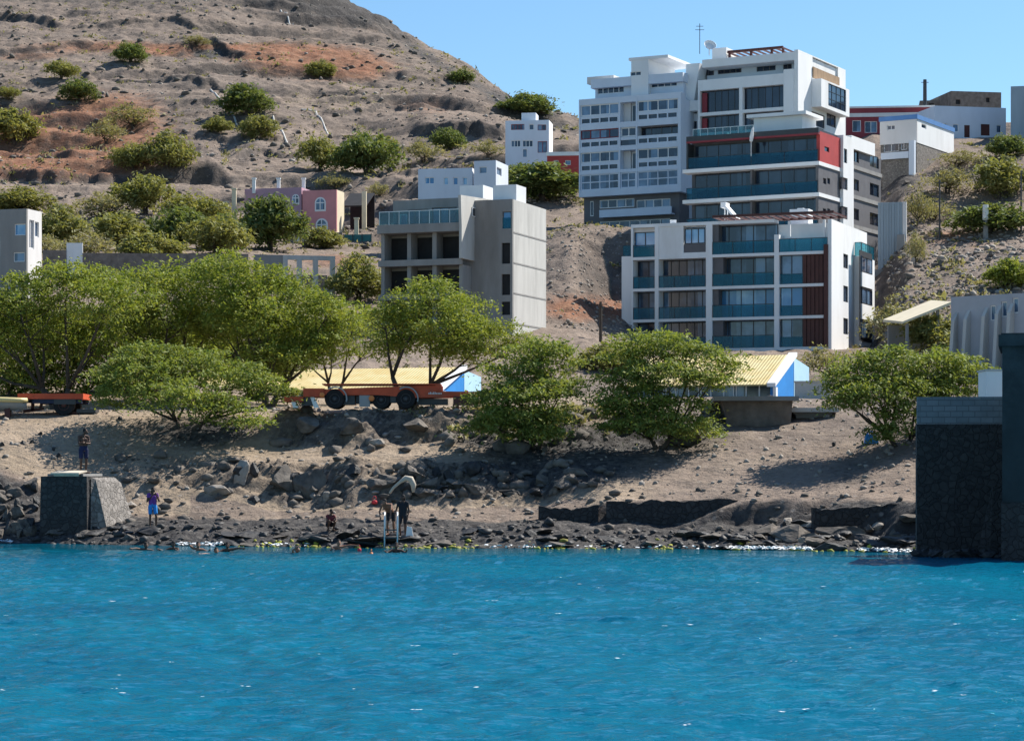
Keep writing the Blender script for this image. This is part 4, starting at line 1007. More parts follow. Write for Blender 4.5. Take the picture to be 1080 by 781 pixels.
# sheet metal wall and concrete foot
b = Bld('metal_wall', 'tall blue grey sheet metal wall right of the dark grey wing', 'wall', 952, 246, -14, 302)
u0 = b.P(926,260)[0]; zt = b.P(952,213)[1]; mw = MB()
for k in range(9): a_ = u0+(-u0)*k/9; mw.box(a_, a_-u0/9-.02, -.06*(k % 2), .2, -2, zt)
b.part('sheeting', mw, 'metalpanel'); b.part('end_strip', MB().box(.003, .4, -.1, .3, -2, zt), 'offwhite')
b.part('footing', MB().box(u0-1.5, -.6, -1.2, -.065, -4, b.P(935,285)[1]), 'concrete')
b.part('buttress', MB().hexa([(-.9,-1.3,-3),(1.0,-1.3,-3),(1.0,1,-3),(-.9,1,-3),(-.5,-.8,b.P(950,248)[1]),(.2,-.8,b.P(950,248)[1]),(.2,1,b.P(950,248)[1]),(-.5,1,b.P(950,248)[1])]), 'concrete')
# long grey building with buttresses, cream roof
B = house('long_grey_building', 'long grey building with curved buttresses and dark windows at the right edge', 'building', 1003, 1130, 306, 362, 152, -42, 8, 'greybuild', [(1044,1050,322,338,'w1'), (1056,1062,318,334,'w1'), (1068,1074,314,330,'w1')], below=7.)
for px in (1009, 1022, 1041, 1055, 1068):
    u_, z0 = B.P(px, 361); _, z1 = B.P(px, 334-(px-1009)*.16)
    B.part('buttress', MB().hexa([(u_-.12,-.9,z0-2),(u_+.12,-.9,z0-2),(u_+.12,-.003,z0-2),(u_-.12,-.003,z0-2),(u_-.12,-.5,z1-.3),(u_+.12,-.5,z1-.3),(u_+.12,-.003,z1+.3),(u_-.12,-.003,z1+.3)]), 'concretelight')
b = Bld('lean_to_roof', 'sloping cream corrugated roof over a dark open bay left of the long grey building', 'shed', 1002, 174, 6, 362)
u0 = b.P(950,338)[0]; h = b.P(1002,317)[1]; h2 = b.P(950,338)[1]
b.part('roof', MB().hexa([(u0,-.5,h2-.25),(-.01,-.5,h-.3),(-.01,5,h+.2),(u0,5,h2+.2),(u0,-.5,h2-.1),(-.01,-.5,h-.1),(-.01,5,h+.4),(u0,5,h2+.4)]), 'cream')
b.part('post', MB().box(u0+.4,u0+.6,0,.2,-2,h2-.2), 'concrete'); b.part('post', MB().box(-1.0,-.8,0,.2,-2,h-.5), 'concrete')
b.part('back_wall', MB().box(u0+.2,-.02,4.2,4.5,-2,h2-.1), 'concrete')

# ---- two yellow roofed sheds
def shed(label, pxr, Y, deg, ybase, yeave, yridge, pxl, pxg):
    B = Bld('storage_shed', label, 'shed', pxr, Y, deg, ybase)
    u0 = B.P(pxl, yeave)[0]; ze = B.P(pxr, yeave)[1]
    D = B.S(pxg, ybase)[0]; zr = B.S((pxr+pxg)/2+2, yridge)[1]; vm = D*.56
    t = .2
    w = MB().openwall(B.front(), u0, -t, -2, ze-.05, [(u0*k-1.2, u0*k+1.2, -.6, .9) for k in (.15,.4,.65,.9)], t).box(u0, u0+t, t, D, -2, ze-.05).box(u0+t, -t, D-t, D, -2, ze-.05)
    B.part('wall', w, 'lightblue')
    for k in (.15,.4,.65,.9): window(B, B.front(), (u0*k-1.2, u0*k+1.2, -.6, .9), 3)
    gable = [(0,-2),(vm,-2),(vm,zr-.05),(0,ze-.05)]
    B.part('gable_front', MB().prism(gable, lambda s, z: (0,s,z), lambda s, z: (-t,s,z)), 'skyblue')
    B.part('gable_back', MB().prism([(vm+.004,-2),(D,-2),(D,ze+(zr-ze)*.72),(vm+.004,zr-.05)], lambda s, z: (.02,s,z), lambda s, z: (-t,s,z)), 'lightblue')
    B.part('gable_edge', MB().hexa([(-.3,-.35,ze-.1),(.22,-.35,ze-.1),(.22,vm,zr+.02),(-.3,vm,zr+.02),(-.3,-.35,ze+.12),(.22,-.35,ze+.12),(.22,vm,zr+.26),(-.3,vm,zr+.26)]).box(.02,.2,-.2,.15,-2,ze-.12), 'white')
    r = MB().hexa([(u0-.3,-.4,ze-.03),(-.31,-.4,ze-.03),(-.31,vm,zr+.05),(u0-.3,vm,zr+.05),(u0-.3,-.4,ze+.05),(-.31,-.4,ze+.05),(-.31,vm,zr+.13),(u0-.3,vm,zr+.13)])
    r.hexa([(u0-.3,vm+.003,zr+.05),(-.31,vm+.003,zr+.05),(-.31,D+.3,ze+(zr-ze)*.7),(u0-.3,D+.3,ze+(zr-ze)*.7),(u0-.3,vm+.003,zr+.13),(-.31,vm+.003,zr+.13),(-.31,D+.3,ze+(zr-ze)*.7+.08),(u0-.3,D+.3,ze+(zr-ze)*.7+.08)])
    B.part('roof', r, 'roofyellow')
shed('long low shed with a pale yellow roof behind the orange trailer', 466, 138, -20, 428, 410, 389, 190, 507)
shed('shed with a golden yellow roof and a bright blue gable, below the apartments', 816, 137, -24, 419, 406, 376, 668, 853)
b = Bld('boundary_wall', 'low pale grey wall right of the bright blue gable', 'wall', 876, 124, -8, 432); b.part('wall', MB().box(b.P(838,420)[0],0,0,.25,-1.5,b.P(876,403)[1]), 'concretelight')
b.part('coping', MB().box(b.P(838,420)[0]-.05,.05,-.05,.3,b.P(876,403)[1]+.003,b.P(876,403)[1]+.08), 'concretelight')
# broken slab over a washed-out hollow
for (p0, p1, y0, y1, Yv, lab) in ((764,836,418,446,107.5,'dark undercut concrete wall with a thin slab on top, below the yellow roofed shed'), (838,878,430,442,108.5,'shorter dark undercut wall right of the slabbed one, behind the bush')):
    b = Bld('retaining_wall', lab, 'wall', p1, Yv, -3, y1)
    u0 = b.P(p0,y0)[0]; zt = b.P(p1,y0)[1]
    pts = [(u0+.2,-1),(-.3,-1),(-.1,-.1),(0,zt-.2),(u0-.1,zt-.2),(u0+.05,zt*.4)]
    b.part('wall', MB().prism(pts, lambda a, zz: (a,0,zz), lambda a, zz: (a,3,zz)), 'stonewall' if p0 < 800 else 'concrete')
    b.part('slab', MB().box(u0-.5,.25,-.55,4,zt-.197,zt), 'concretelight' if p0 > 800 else 'concrete')
# ---- sea wall and round tower at the right
b = Bld('sea_wall', 'high black stone sea wall topped with grey concrete blocks at the right', 'sea wall', 1062, 83, -7, 584)
u0 = b.P(967,500)[0]; zt = b.P(1062,418)[1]; zm = b.P(1062,447)[1]
b.part('stone_face', MB().box(u0,3,.0,1.0,-2.5,zm), 'blackstone'); b.part('block_course', MB().box(u0+.02,3,.05,.6,zm+.003,zt), 'block')
b.part('rubble_face', MB().hexa([(u0+2.4,-.6,-2.5),(3,-1.3,-2.5),(3,-.004,-2.5),(u0+1.5,-.004,-2.5),(u0+2.6,-.35,zm-2.2),(3,-.5,zm-1.8),(3,-.004,zm-1.8),(u0+2.6,-.004,zm-2.2)]), 'blackstone')
b = Bld('stone_tower', 'tall blue grey plastered tower with a projecting cap, cut by the right edge', 'tower', 1150, 77, -12.5, 592)
u0 = b.P(1057,450)[0]; zt = b.P(1150,364)[1]; zc_ = b.P(1150,352)[1]; zl = b.P(1150,530)[1]
b.part('shaft', MB().box(u0,.0,0,5,zl,zt), 'towerstone'); b.part('base', MB().box(u0-.03,.03,-.08,5.05,-2.5,zl-.003), 'blackstone')
b.part('cap', MB().box(u0-.12,.1,-.15,5.1,zt+.003,zc_).box(u0-.03,.05,-.04,5.05,zc_+.003,zc_+.06), 'towerstone')
b = Bld('pump_house', 'small white plastered hut behind the grey block sea wall', 'hut', 1058, 90, 0, 440)
b.part('wall', MB().box(b.P(1040,400)[0],0.6,0,1.5,-1,b.P(1058,391)[1]), 'white'); b.part('roof', MB().box(b.P(1040,400)[0]-.05,.65,-.05,1.55,b.P(1058,391)[1]+.003,b.P(1058,390)[1]+.03), 'concretelight')
# low dry stone walls on the beach
def rubble_wall(label, p0, p1, y0, yb, Y, seed, thick=.7):
    xs = np.arange(xat(p0,Y), xat(p1,Y), .11); rr = np.random.RandomState(seed)
    top = zat(y0,Y)+.16*fbm(xs*2.2, xs*0+seed, 81, 3)+.25*fbm(xs*.4, xs*0+seed, 82, 2); zb = zat(yb,Y)-1
    mb = MB()
    for i in range(len(xs)-1):
        mb.hexa([(xs[i],Y,zb),(xs[i+1],Y,zb),(xs[i+1],Y+thick,zb),(xs[i],Y+thick,zb),(xs[i],Y+.08,top[i]),(xs[i+1],Y+.08,top[i+1]),(xs[i+1],Y+thick,top[i+1]),(xs[i],Y+thick,top[i])])
    tag(mb.build('retaining_wall', M['blackstone'], weld=True), label, 'wall')
rubble_wall('low black stone retaining wall across the middle of the beach', 640, 780, 527, 556, 95.2, 1)
rubble_wall('shorter low black wall on the beach, left end of the retaining walls', 568, 632, 534, 556, 95.6, 3)
rubble_wall('low black stone retaining wall below the sand slope beside the sea wall', 858, 968, 538, 580, 91.2, 2)
# ------------------------------------------------------------------ trees and bushes
def crown_np(blobs, nclump, nleaf, ls, seed, flat=.5, cr=.55):
    """blobs: (cx,cy,cz,rx,ry,rz). Many small leaf sprays in flattened clumps spread through each blob's volume."""
    r = np.random.RandomState(seed)
    wts = np.array([b[3]*b[4]+b[3]*b[5] for b in blobs]); cnt = np.maximum(4, (wts/wts.sum()*nclump)).astype(int)
    C = []
    for b, n in zip(blobs, cnt):
        d = r.randn(n,3); d /= np.linalg.norm(d, axis=1)[:,None]
        d[:,2] = np.abs(d[:,2])*np.where(r.rand(n) < .25, -.7, 1)
        rad = (.42+.74*r.rand(n)**.75)[:,None]
        C.append(np.array(b[:3])+d*rad*np.array(b[3:6]))
    C = np.concatenate(C); n = len(C)
    size = cr*(.6+.8*r.rand(n))
    k = nleaf
    ci = np.repeat(np.arange(n), k)
    off = r.randn(n*k,3)*.55; off[:,2] *= flat
    # each clump leans outwards and droops a little at its edge
    rr = np.hypot(off[:,0], off[:,1]); off[:,2] -= .22*rr*rr
    P = C[ci]+off*size[ci][:,None]
    yaw = r.rand(n*k)*2*np.pi; tilt = r.randn(n*k)*.55; roll = r.randn(n*k)*.6
    L_ = ls*(.6+.8*r.rand(n*k)); W_ = L_*(.32+.2*r.rand(n*k))
    ax = np.stack([np.cos(yaw)*np.cos(tilt), np.sin(yaw)*np.cos(tilt), np.sin(tilt)], 1)
    bx = np.stack([-np.sin(yaw)*np.cos(roll), np.cos(yaw)*np.cos(roll), np.sin(roll)], 1)
    A = ax*L_[:,None]*.5; B_ = bx*W_[:,None]*.5
    V = np.stack([P-A, P+B_*1.0, P+A, P-B_], 1).reshape(-1,3)
    return V, np.arange(len(V)), C
def trunk_mb(base_r, forks, blobs, C, seed, twigs=26):
    r = random.Random(seed); mb = MB()
    for fx, fy, fz, bl in forks:
        p0 = Vector((r.uniform(-.12,.12)*base_r*4, r.uniform(-.1,.1)*base_r*4, -.5)); p1 = Vector((fx,fy,fz))
        mid = p0.lerp(p1, .5)+Vector((r.uniform(-.15,.15), r.uniform(-.15,.15), .1))*fz*.6
        r1 = base_r*.62
        mb.tube([p0, p0.lerp(mid,.6), mid, p1], [base_r*1.25, base_r, base_r*.85, r1], 8)
        for i in bl:
            c = Vector(blobs[i][:3]); c.z -= blobs[i][5]*.15
            q1 = p1.lerp(c, .4)+Vector((r.uniform(-.2,.2), r.uniform(-.2,.2), r.uniform(-.25,.1)))*blobs[i][3]*.35
            q2 = p1.lerp(c, .75)+Vector((r.uniform(-.15,.15), r.uniform(-.15,.15), r.uniform(-.1,.15)))*blobs[i][3]*.3
            mb.tube([p1, q1, q2, c], [r1*.85, r1*.55, r1*.36, r1*.16], 6)
            near_ = [Vector(x) for x in C if (Vector(x)-c).length < max(blobs[i][3:6])*1.2]
            r.shuffle(near_)
            for t in near_[:max(3, twigs//len(blobs))]:
                s = q2.lerp(c, r.random()*.8) if r.random() < .6 else q1.lerp(q2, r.random())
                m_ = s.lerp(t, .55)+Vector((0,0,-.12*(t-s).length))
                mb.tube([s, m_, t], [r1*.26, r1*.15, r1*.06], 4, False)
    return mb
def tree(name, label, cat, px, Y, blobs_px, leaf, nclump, nleaf, ls, seed, base_r=.16, forks=None, flat=.5, cr=.55, group=None, z=None, twigs=26):
    X = xat(px, Y); zb = gz(X, Y) if z is None else z
    e = empty(name, (X, Y, zb)); tag(e, label, cat, group)
    blobs = []
    for (bx, by, rx, rz, dy) in blobs_px:
        yy = Y+dy; k = yy/F
        blobs.append((xat(bx,yy)-X, dy, zat(by,yy)-zb, rx*k, rx*k*.85, rz*k))
    V, I, C = crown_np(blobs, nclump, nleaf, ls, seed, flat, cr)
    # keep leaves above the earth
    g = ground(V[:,0]+X, V[:,1]+Y)-zb
    q = (V[:,2]-g).reshape(-1,4).min(1) > -.1; V = V.reshape(-1,4,3)[q].reshape(-1,3); I = np.arange(len(V))
    if forks is None:
        n = len(blobs); hz_ = min(b[2] for b in blobs)*.45
        order = sorted(range(n), key=lambda i: blobs[i][0]); h = max(1, (n+1)//2)
        forks = []
        for gset in (order[:h], order[h:]):
            if gset:
                mx = sum(blobs[i][0] for i in gset)/len(gset); my = sum(blobs[i][1] for i in gset)/len(gset)
                forks.append((mx*.3, my*.3, max(.3, hz_), gset))
    link('crown', mesh_np('crown', V, I, 4, M[leaf]), e)
    trunk_mb(base_r, forks, blobs, C, seed, twigs).build('trunk', M['bark'], e, smooth=True)
    return e
ROW = 'acacia trees along the coast road'
tree('acacia_tree', 'broad acacia with dark leaning limbs above the short orange trailer at the far left', 'tree', 62, 119,
     [(20,318,50,24,0),(70,300,55,22,1),(115,318,45,26,-1),(-15,345,45,30,1),(45,350,60,24,2),(100,362,38,24,2),(-30,385,45,30,3)], 'leaf', 500, 64, .20, 11, .22, group=ROW, twigs=60)
tree('acacia_tree', 'tall bright green acacia standing behind the grey-green bush on the left', 'tree', 178, 124,
     [(150,306,48,24,0),(205,300,45,26,1),(180,330,52,30,-1),(225,340,38,32,1),(140,350,40,30,1),(190,368,50,26,2)], 'leaf', 450, 64, .20, 12, .22, group=ROW, twigs=50)
tree('acacia_tree', 'tallest yellow-green acacia with a dark hollow underneath, right of the bright green one', 'tree', 282, 122,
     [(245,296,40,28,0),(290,312,42,30,1),(262,336,46,28,-1),(312,346,26,24,1),(235,345,30,30,2),(345,330,26,20,0),(366,348,26,18,1),(320,372,34,18,0),(290,380,40,16,-1),(345,362,28,14,0)], 'leaf', 560, 60, .20, 13, .2, group=ROW, twigs=60)
tree('acacia_tree', 'thin see-through acacia with bare twigs, left of the concrete building', 'tree', 352, 127,
     [(330,318,26,14,0),(372,338,30,16,1),(396,356,22,12,0),(350,372,30,12,0),(318,376,22,12,1)], 'leaf', 130, 34, .23, 14, .13, group=ROW, twigs=60)
tree('acacia_tree', 'umbrella shaped acacia with twin dark leaning trunks over the orange trailer', 'tree', 425, 114,
     [(450,318,36,18,0),(425,345,36,22,1),(478,345,46,24,-1),(515,358,38,18,0),(452,304,24,12,1),(545,368,22,10,0),(405,336,22,18,0),(490,322,24,12,1),(450,362,40,14,1),(490,372,40,14,0),(412,366,28,14,1)], 'leaf', 400, 60, .18, 15, .17,
     forks=[(-.5,0,1.6,[1,6,0]), (1.3,.2,1.2,[2,3,5,4,7])], group=ROW, twigs=70)
for px, Y, bl, lab, sd in ((10,131,[(-10,340,50,26,0),(40,350,48,26,0),(5,385,50,26,0),(70,378,40,26,0),(40,405,50,16,0)],'dark leafy acacia behind the leaning limbs at the far left',16),
        (140,133,[(110,345,50,26,0),(165,350,48,26,0),(120,385,46,26,0),(185,380,46,26,0),(150,402,60,18,0)],'dark leafy acacia behind the grey-green bush',17),
        (268,133,[(235,350,46,28,0),(285,345,44,26,0),(255,385,50,24,0),(300,372,34,22,0)],'dark leafy acacia in the hollow behind the tallest yellow-green one',18)):
    tree('acacia_tree', lab, 'tree', px, Y, bl, 'leafbush', 460, 38, .28, sd, .18, group=ROW, twigs=30)
SH = 'bushy acacias rooted on the shore bank'
tree('acacia_bush', 'wide grey-green bushy acacia leaning down the bank on the left, hiding the road', 'tree', 195, 109,
     [(150,398,50,22,0),(205,388,48,20,1),(250,402,42,20,0),(130,418,32,18,0),(185,420,50,20,-2),(232,432,40,16,-2),(280,412,28,14,0),(305,420,18,10,0),(160,372,36,12,1),(262,446,20,8,-3)], 'leafbush', 440, 46, .2, 21, .14, group=SH, flat=.26, twigs=60)
tree('acacia_bush', 'upright bushy acacia with dark stems on the bank, right of the orange trailer', 'tree', 567, 105,
     [(545,392,36,18,0),(582,384,32,18,1),(560,414,50,16,-1),(522,422,30,16,0),(592,408,28,14,0),(572,366,30,10,0),(552,440,46,14,-1),(520,450,30,10,-1),(585,438,24,12,0),(565,458,36,10,-1)], 'leafbush', 450, 46, .19, 22, .14, group=SH, flat=.26, twigs=60)
tree('acacia_bush', 'largest layered acacia on the bank, in front of the white apartments', 'tree', 694, 104.5,
     [(690,362,42,14,0),(735,374,44,14,0),(668,378,36,16,1),(705,396,52,18,-1),(660,404,34,16,0),(745,400,30,12,-1),(670,424,44,16,-1),(712,428,30,14,-1),(765,386,22,8,0),(655,432,24,12,0),(690,446,44,14,-1),(665,450,30,10,-1),(730,452,34,12,-1)], 'leafbush', 560, 46, .19, 23, .15, group=SH, flat=.24, twigs=70)
tree('acacia_bush', 'dense rounded acacia casting its shade on the sand slope beside the black sea wall', 'tree', 950, 101,
     [(900,396,32,18,0),(945,382,40,16,0),(990,386,40,18,1),(925,412,46,18,-1),(970,410,40,18,0),(1020,396,30,18,1),(895,425,24,12,-1),(950,436,30,14,-1),(1000,416,36,16,1),(935,456,22,14,-1),(880,412,18,12,0)], 'leafbush', 500, 46, .19, 24, .15, group=SH, flat=.25, twigs=60)

# middle distance trees: one crown each, placed by their foot
def bush_proto(seed, leaf, dense=150, nleaf=34, ls=.42):
    rr = random.Random(seed); bl = []
    for i in range(5):
        a = i*1.256+rr.random(); bl.append((math.cos(a)*1.6, math.sin(a)*1.5, 1.5+rr.uniform(-.3,.5), 1.55, 1.5, 1.05))
    bl.append((0,0,2.5,1.6,1.6,1.0))
    V, I, C = crown_np(bl, dense, nleaf, ls, seed, .6, .62)
    cm = mesh_np('crown', V, I, 4, M[leaf])
    t = trunk_mb(.17, [(-.2,0,.7,[0,1,2]),(.25,.1,.8,[3,4,5])], bl, C, seed, 16)
    o = t.build('trunk', M['bark'], None, smooth=True); tm = o.data; bpy.data.objects.remove(o)
    return cm, tm
PROTO = {}
for i in range(3):
    PROTO['leafhill', i] = bush_proto(40+i, 'leafhill'); PROTO['leafdark', i] = bush_proto(50+i, 'leafdark', 190); PROTO['leafdry', i] = bush_proto(60+i, 'leafdry', 90, 26, .34); PROTO['leaf', i] = bush_proto(70+i, 'leaf', 170)
_k = [0]
def bush(px, py, wpx, hpx, leaf, label, name='acacia_bush', cat='bush', group=None, Ymin=126, Y=None):
    if Y is None: x, Y, z = hit(px, py, Ymin)
    else: x = xat(px, Y); z = gz(x, Y)
    e = empty(name, (x, Y, z-.1), _k[0]*1.7); _k[0] += 1
    sx = wpx*Y/F/5.0; sz = hpx*Y/F/3.45; e.scale = (sx, sx, sz)
    cm, tm = PROTO[leaf, _k[0] % 3]
    link('crown', cm, e); link('trunk', tm, e)
    return tag(e, label, cat, group)
HB = 'acacia bushes dotted over the dry hillside'
T = 'trees of the green belt below the pink house'
for px, py, w_, h_, lf, lab in [
    (205,238,60,34,'leafhill','pale green tree half hidden at the top middle of the belt'),
    (40,275,50,34,'leafdry','dry olive tree right beside the wall of the grey concrete house'),
    (160,282,60,36,'leafhill','low green tree in front of the belt, above the dark boundary wall'),
    (236,262,40,34,'leafdark','small dark green tree left of the mauve house'),
    (340,262,40,22,'leafhill','low bush at the foot of the brown garden wall with arches'),
    (285,264,64,56,'leafdark','dense dark green tree in front of the mauve house'),
    (153,226,58,42,'leafhill','light green tree topping the belt left of the mauve house'),
    (190,263,62,46,'leafdark','rounded dark green tree in the middle of the green belt, over a dark wall'),
    (125,262,64,38,'leafhill','wide olive tree right of the concrete house, second row of the belt'),
    (88,276,62,34,'leafdry','dry olive tree nearest the dark boundary wall'),
    (62,258,56,40,'leafhill','green tree just right of the grey concrete house'),
    (105,232,60,28,'leafdry','flat dry olive tree behind the belt on the left'),
    (228,270,64,42,'leafhill','grey-green tree between the two dark green ones of the belt'),
    (20,224,60,26,'leafhill','low green bush above the roof of the grey concrete house')]:
    bush(px, py, w_, h_, lf, lab, 'acacia_tree', 'tree', T, 150)
for px, py, w_, h_, lf, lab in [
    (137,66,32,21,'leafdark','dark round bush highest on the red streak of the hill'),
    (65,83,30,19,'leafhill','bush at the upper left of the hill, left of the dark round one'),
    (84,107,34,24,'leafdark','dark bush below the upper left one on the hill'),
    (15,152,52,36,'leafhill','large green bush on the red earth at the left edge'),
    (8,105,22,14,'leafhill','small green bush at the left edge above the large one'),
    (140,136,46,27,'leafdry','dry grey-green bush in the middle of the left hillside'),
    (112,152,36,26,'leafdry','dry bush left of the pair above the terrace wall'),
    (140,180,38,30,'leafhill','left bush of the pair above the dark terrace wall'),
    (178,178,48,38,'leafhill','right and larger bush of the pair above the dark terrace wall'),
    (260,122,50,32,'leafdark','dark bush at the head of the pale drain on the hill'),
    (273,148,34,27,'leafhill','green bush below the dark one, between two pale drains'),
    (230,140,27,17,'leafhill','small yellow-green bush left of the two pale drains'),
    (338,84,28,20,'leafhill','lone bush in the middle of the hill'),
    (207,48,26,11,'leafdry','flat faint bush at the top of the hill'),
    (486,88,24,15,'leafdark','small dark bush close to the ridge line'),
    (556,122,50,24,'leafdark','green tree on the ridge behind the three storey white house'),
    (338,180,44,36,'leafhill','olive tree on the hill above the pink house, left one'),
    (386,184,58,44,'leafdark','large green tree on the hill above the black lean-to'),
    (405,168,34,24,'leafhill','green tree behind the large one above the black lean-to'),
    (446,172,36,26,'leafdry','dry olive tree above the long low white house'),
    (473,159,30,25,'leafdark','round green tree higher up above the long low white house'),
    (515,166,30,18,'leafdry','dry bush left of the three storey white house'),
    (352,200,34,18,'leafdry','dry bush just above the black lean-to'),
    (400,208,22,16,'leafdry','small dry bush right of the black lean-to')]:
    bush(px, py, w_, h_, lf, lab, group=HB, Ymin=250)
for px, py, w_, h_, lf, lab, ym in [
    (572,212,88,38,'leafdark','wide dark green tree between the white houses and the pale apartment block',200),
    (545,206,44,30,'leafdark','dark green tree hiding the foot of the narrow white house',200),
    (378,318,58,48,'leafhill','olive tree left of the concrete building',150),
    (1055,210,60,44,'leafhill','large olive bush on the upper right hill',200),
    (1000,204,52,28,'leafdry','dry olive bush left of the large one on the upper right hill',200),
    (1045,246,74,32,'leafdark','spreading green bush behind the white post on the right hill',200),
    (1066,303,46,30,'leaf','bright green bush above the long grey building',170),
    (968,238,28,40,'leafdry','grey dry bush beside the sheet metal wall',200),
    (1010,176,44,18,'leafdry','low dry bush under the stone skyline houses, left one',200),
    (1062,166,40,24,'leafdark','dark green bush near the skyline at the right edge',200),
    (985,232,40,22,'leafdry','dry bush left of the spreading green one on the right hill',200),
    (966,278,22,34,'leafdry','thin dry bush at the foot of the sheet metal wall',200),
    (990,372,66,40,'leafhill','olive bush below the sloping cream roof',126),
    (950,362,66,50,'leafdry','tangled dry bush between the white block and the cream roof',140),
    (872,400,50,36,'leafdry','low dry bush behind the bright blue gable',126),
    (1040,376,70,36,'leafhill','olive bush in front of the long grey building',126),
    (1072,372,40,40,'leafhill','olive bush half hidden by the stone tower',126),
    (640,392,60,30,'leafhill','low bush under the white apartment block, behind the shed roof',150)]:
    bush(px, py, w_, h_, lf, lab, Ymin=ym)
# scrub and stones nobody could count
def scatter_pts(n, seed, box, cond=None):
    r = np.random.RandomState(seed); px = r.uniform(box[0], box[1], n); Y = r.uniform(box[2]**.5, box[3]**.5, n)**2
    X = (px-540)/F*Y; z = ground(X, Y); py = HZ-(z-ZC)*F/Y
    if cond is not None:
        k = cond(px, py, Y, r); px, X, Y, z, py = px[k], X[k], Y[k], z[k], py[k]
    return X, Y, z, r
def scrub(name, X, Y, z, r, leaf, n, size):
    k = len(X); c = np.repeat(np.arange(k), n); s = size*(.5+r.rand(k)*1.1)
    off = r.randn(k*n,3); off[:,2] = np.abs(off[:,2])*.55
    P = np.stack([X,Y,z],1)[c]+off*s[c][:,None]*.5
    V = (P[:,None,:]+r.randn(k*n,4,3)*.20*s[c][:,None,None]).reshape(-1,3)
    tag(link(name, mesh_np(name, V, np.arange(len(V)), 4, M[leaf])), kind='stuff')
hillc = lambda px, py, Y, r: (fbm(px*.012, py*.03, 31, 3)+r.rand(len(px))*.5 > .25)
X, Y, z, r = scatter_pts(2400, 5, (-60,640,300,640), hillc); scrub('hill_scrub', X, Y, z, r, 'leafdry', 10, .8)
X, Y, z, r = scatter_pts(900, 6, (-60,660,150,300), hillc); scrub('slope_scrub', X, Y, z, r, 'leafdry', 10, .5)
X, Y, z, r = scatter_pts(700, 7, (900,1140,150,300), hillc); scrub('slope_scrub', X, Y, z, r, 'leafdry', 12, .6)
X, Y, z, r = scatter_pts(260, 8, (430,760,102,112), lambda px, py, Y, r: (py > 425) & (py < 462)); scrub('bank_scrub', X, Y, z, r, 'leafdry', 14, .35)
def ico():
    bm = bmesh.new(); bmesh.ops.create_icosphere(bm, subdivisions=1, radius=1)
    v = np.array([q.co[:] for q in bm.verts]); f = np.array([[q.index for q in p.verts] for p in bm.faces]); bm.free(); return v, f
IV, IF = ico()
def stones(name, X, Y, z, r, m, s0, s1, pw=2.5, sink=.2):
    k = len(X); s = s0+(s1-s0)*r.rand(k)**pw
    v = IV[None]*(1+.85*(r.rand(k,len(IV),1)-.5))*np.stack([.7+.7*r.rand(k), .7+.7*r.rand(k), .45+.5*r.rand(k)],1)[:,None,:]*s[:,None,None]
    a = r.rand(k)*6.28; c, sn = np.cos(a)[:,None], np.sin(a)[:,None]
    v = np.stack([v[:,:,0]*c-v[:,:,1]*sn, v[:,:,0]*sn+v[:,:,1]*c, v[:,:,2]], -1)
    v += np.stack([X,Y,z+s*sink],1)[:,None,:]
    f = (IF[None]+(np.arange(k)*len(IV))[:,None,None]).reshape(-1)
    tag(link(name, mesh_np(name, v.reshape(-1,3), f, 3, M[m])), kind='stuff')
X, Y, z, r = scatter_pts(4200, 15, (-60,640,300,640), lambda px, py, Y, r: fbm(px*.02, py*.05, 33, 3)+r.rand(len(px))*.5 > .2); stones('hill_stones', X, Y, z, r, 'rockpale', .10, .5, 4)
X, Y, z, r = scatter_pts(3200, 16, (-60,640,300,640)); stones('dark_hill_stones', X, Y, z, r, 'rock', .12, .8, 4)
X, Y, z, r = scatter_pts(1600, 17, (560,665,203,243)); stones('talus_rubble', X, Y, z, r, 'rockpale', .03, .2, 4)
X, Y, z, r = scatter_pts(3400, 18, (935,1140,185,255)); stones('talus_rubble', X, Y, z, r, 'rockpale', .05, .36, 4)
X, Y, z, r = scatter_pts(700, 19, (935,1140,185,262)); stones('dark_talus_rubble', X, Y, z, r, 'rock', .06, .42, 3)
D = lambda px, Y: Y-ys(px)
X, Y, z, r = scatter_pts(5200, 20, (-40,1000,84,104), lambda px, py, Y, r: (D(px,Y) > -1.2) & (D(px,Y) < 2.2+1.6*r.rand(len(px)))); stones('shore_stones', X, Y, z, r, 'rockdark', .04, .2, 3)
X, Y, z, r = scatter_pts(1500, 21, (-40,1000,84,110), lambda px, py, Y, r: (D(px,Y) > 2) & (D(px,Y) < 8)); stones('beach_stones', X, Y, z, r, 'rock', .03, .22, 3)
X, Y, z, r = scatter_pts(1300, 22, (120,650,95,108), lambda px, py, Y, r: (D(px,Y) > 8.6) & (D(px,Y) < 11.8)); stones('ledge_stones', X, Y, z, r, 'rock', .04, .34, 3)
X, Y, z, r = scatter_pts(3000, 23, (-40,1000,92,118), lambda px, py, Y, r: (D(px,Y) > 6)); stones('bank_stones', X, Y, z, r, 'rockpale', .015, .15, 4)
X, Y, z, r = scatter_pts(260, 24, (290,640,100,112), lambda px, py, Y, r: (D(px,Y) > 14) & (D(px,Y) < 19)); stones('mound_stones', X, Y, z, r, 'rock', .05, .5, 3)
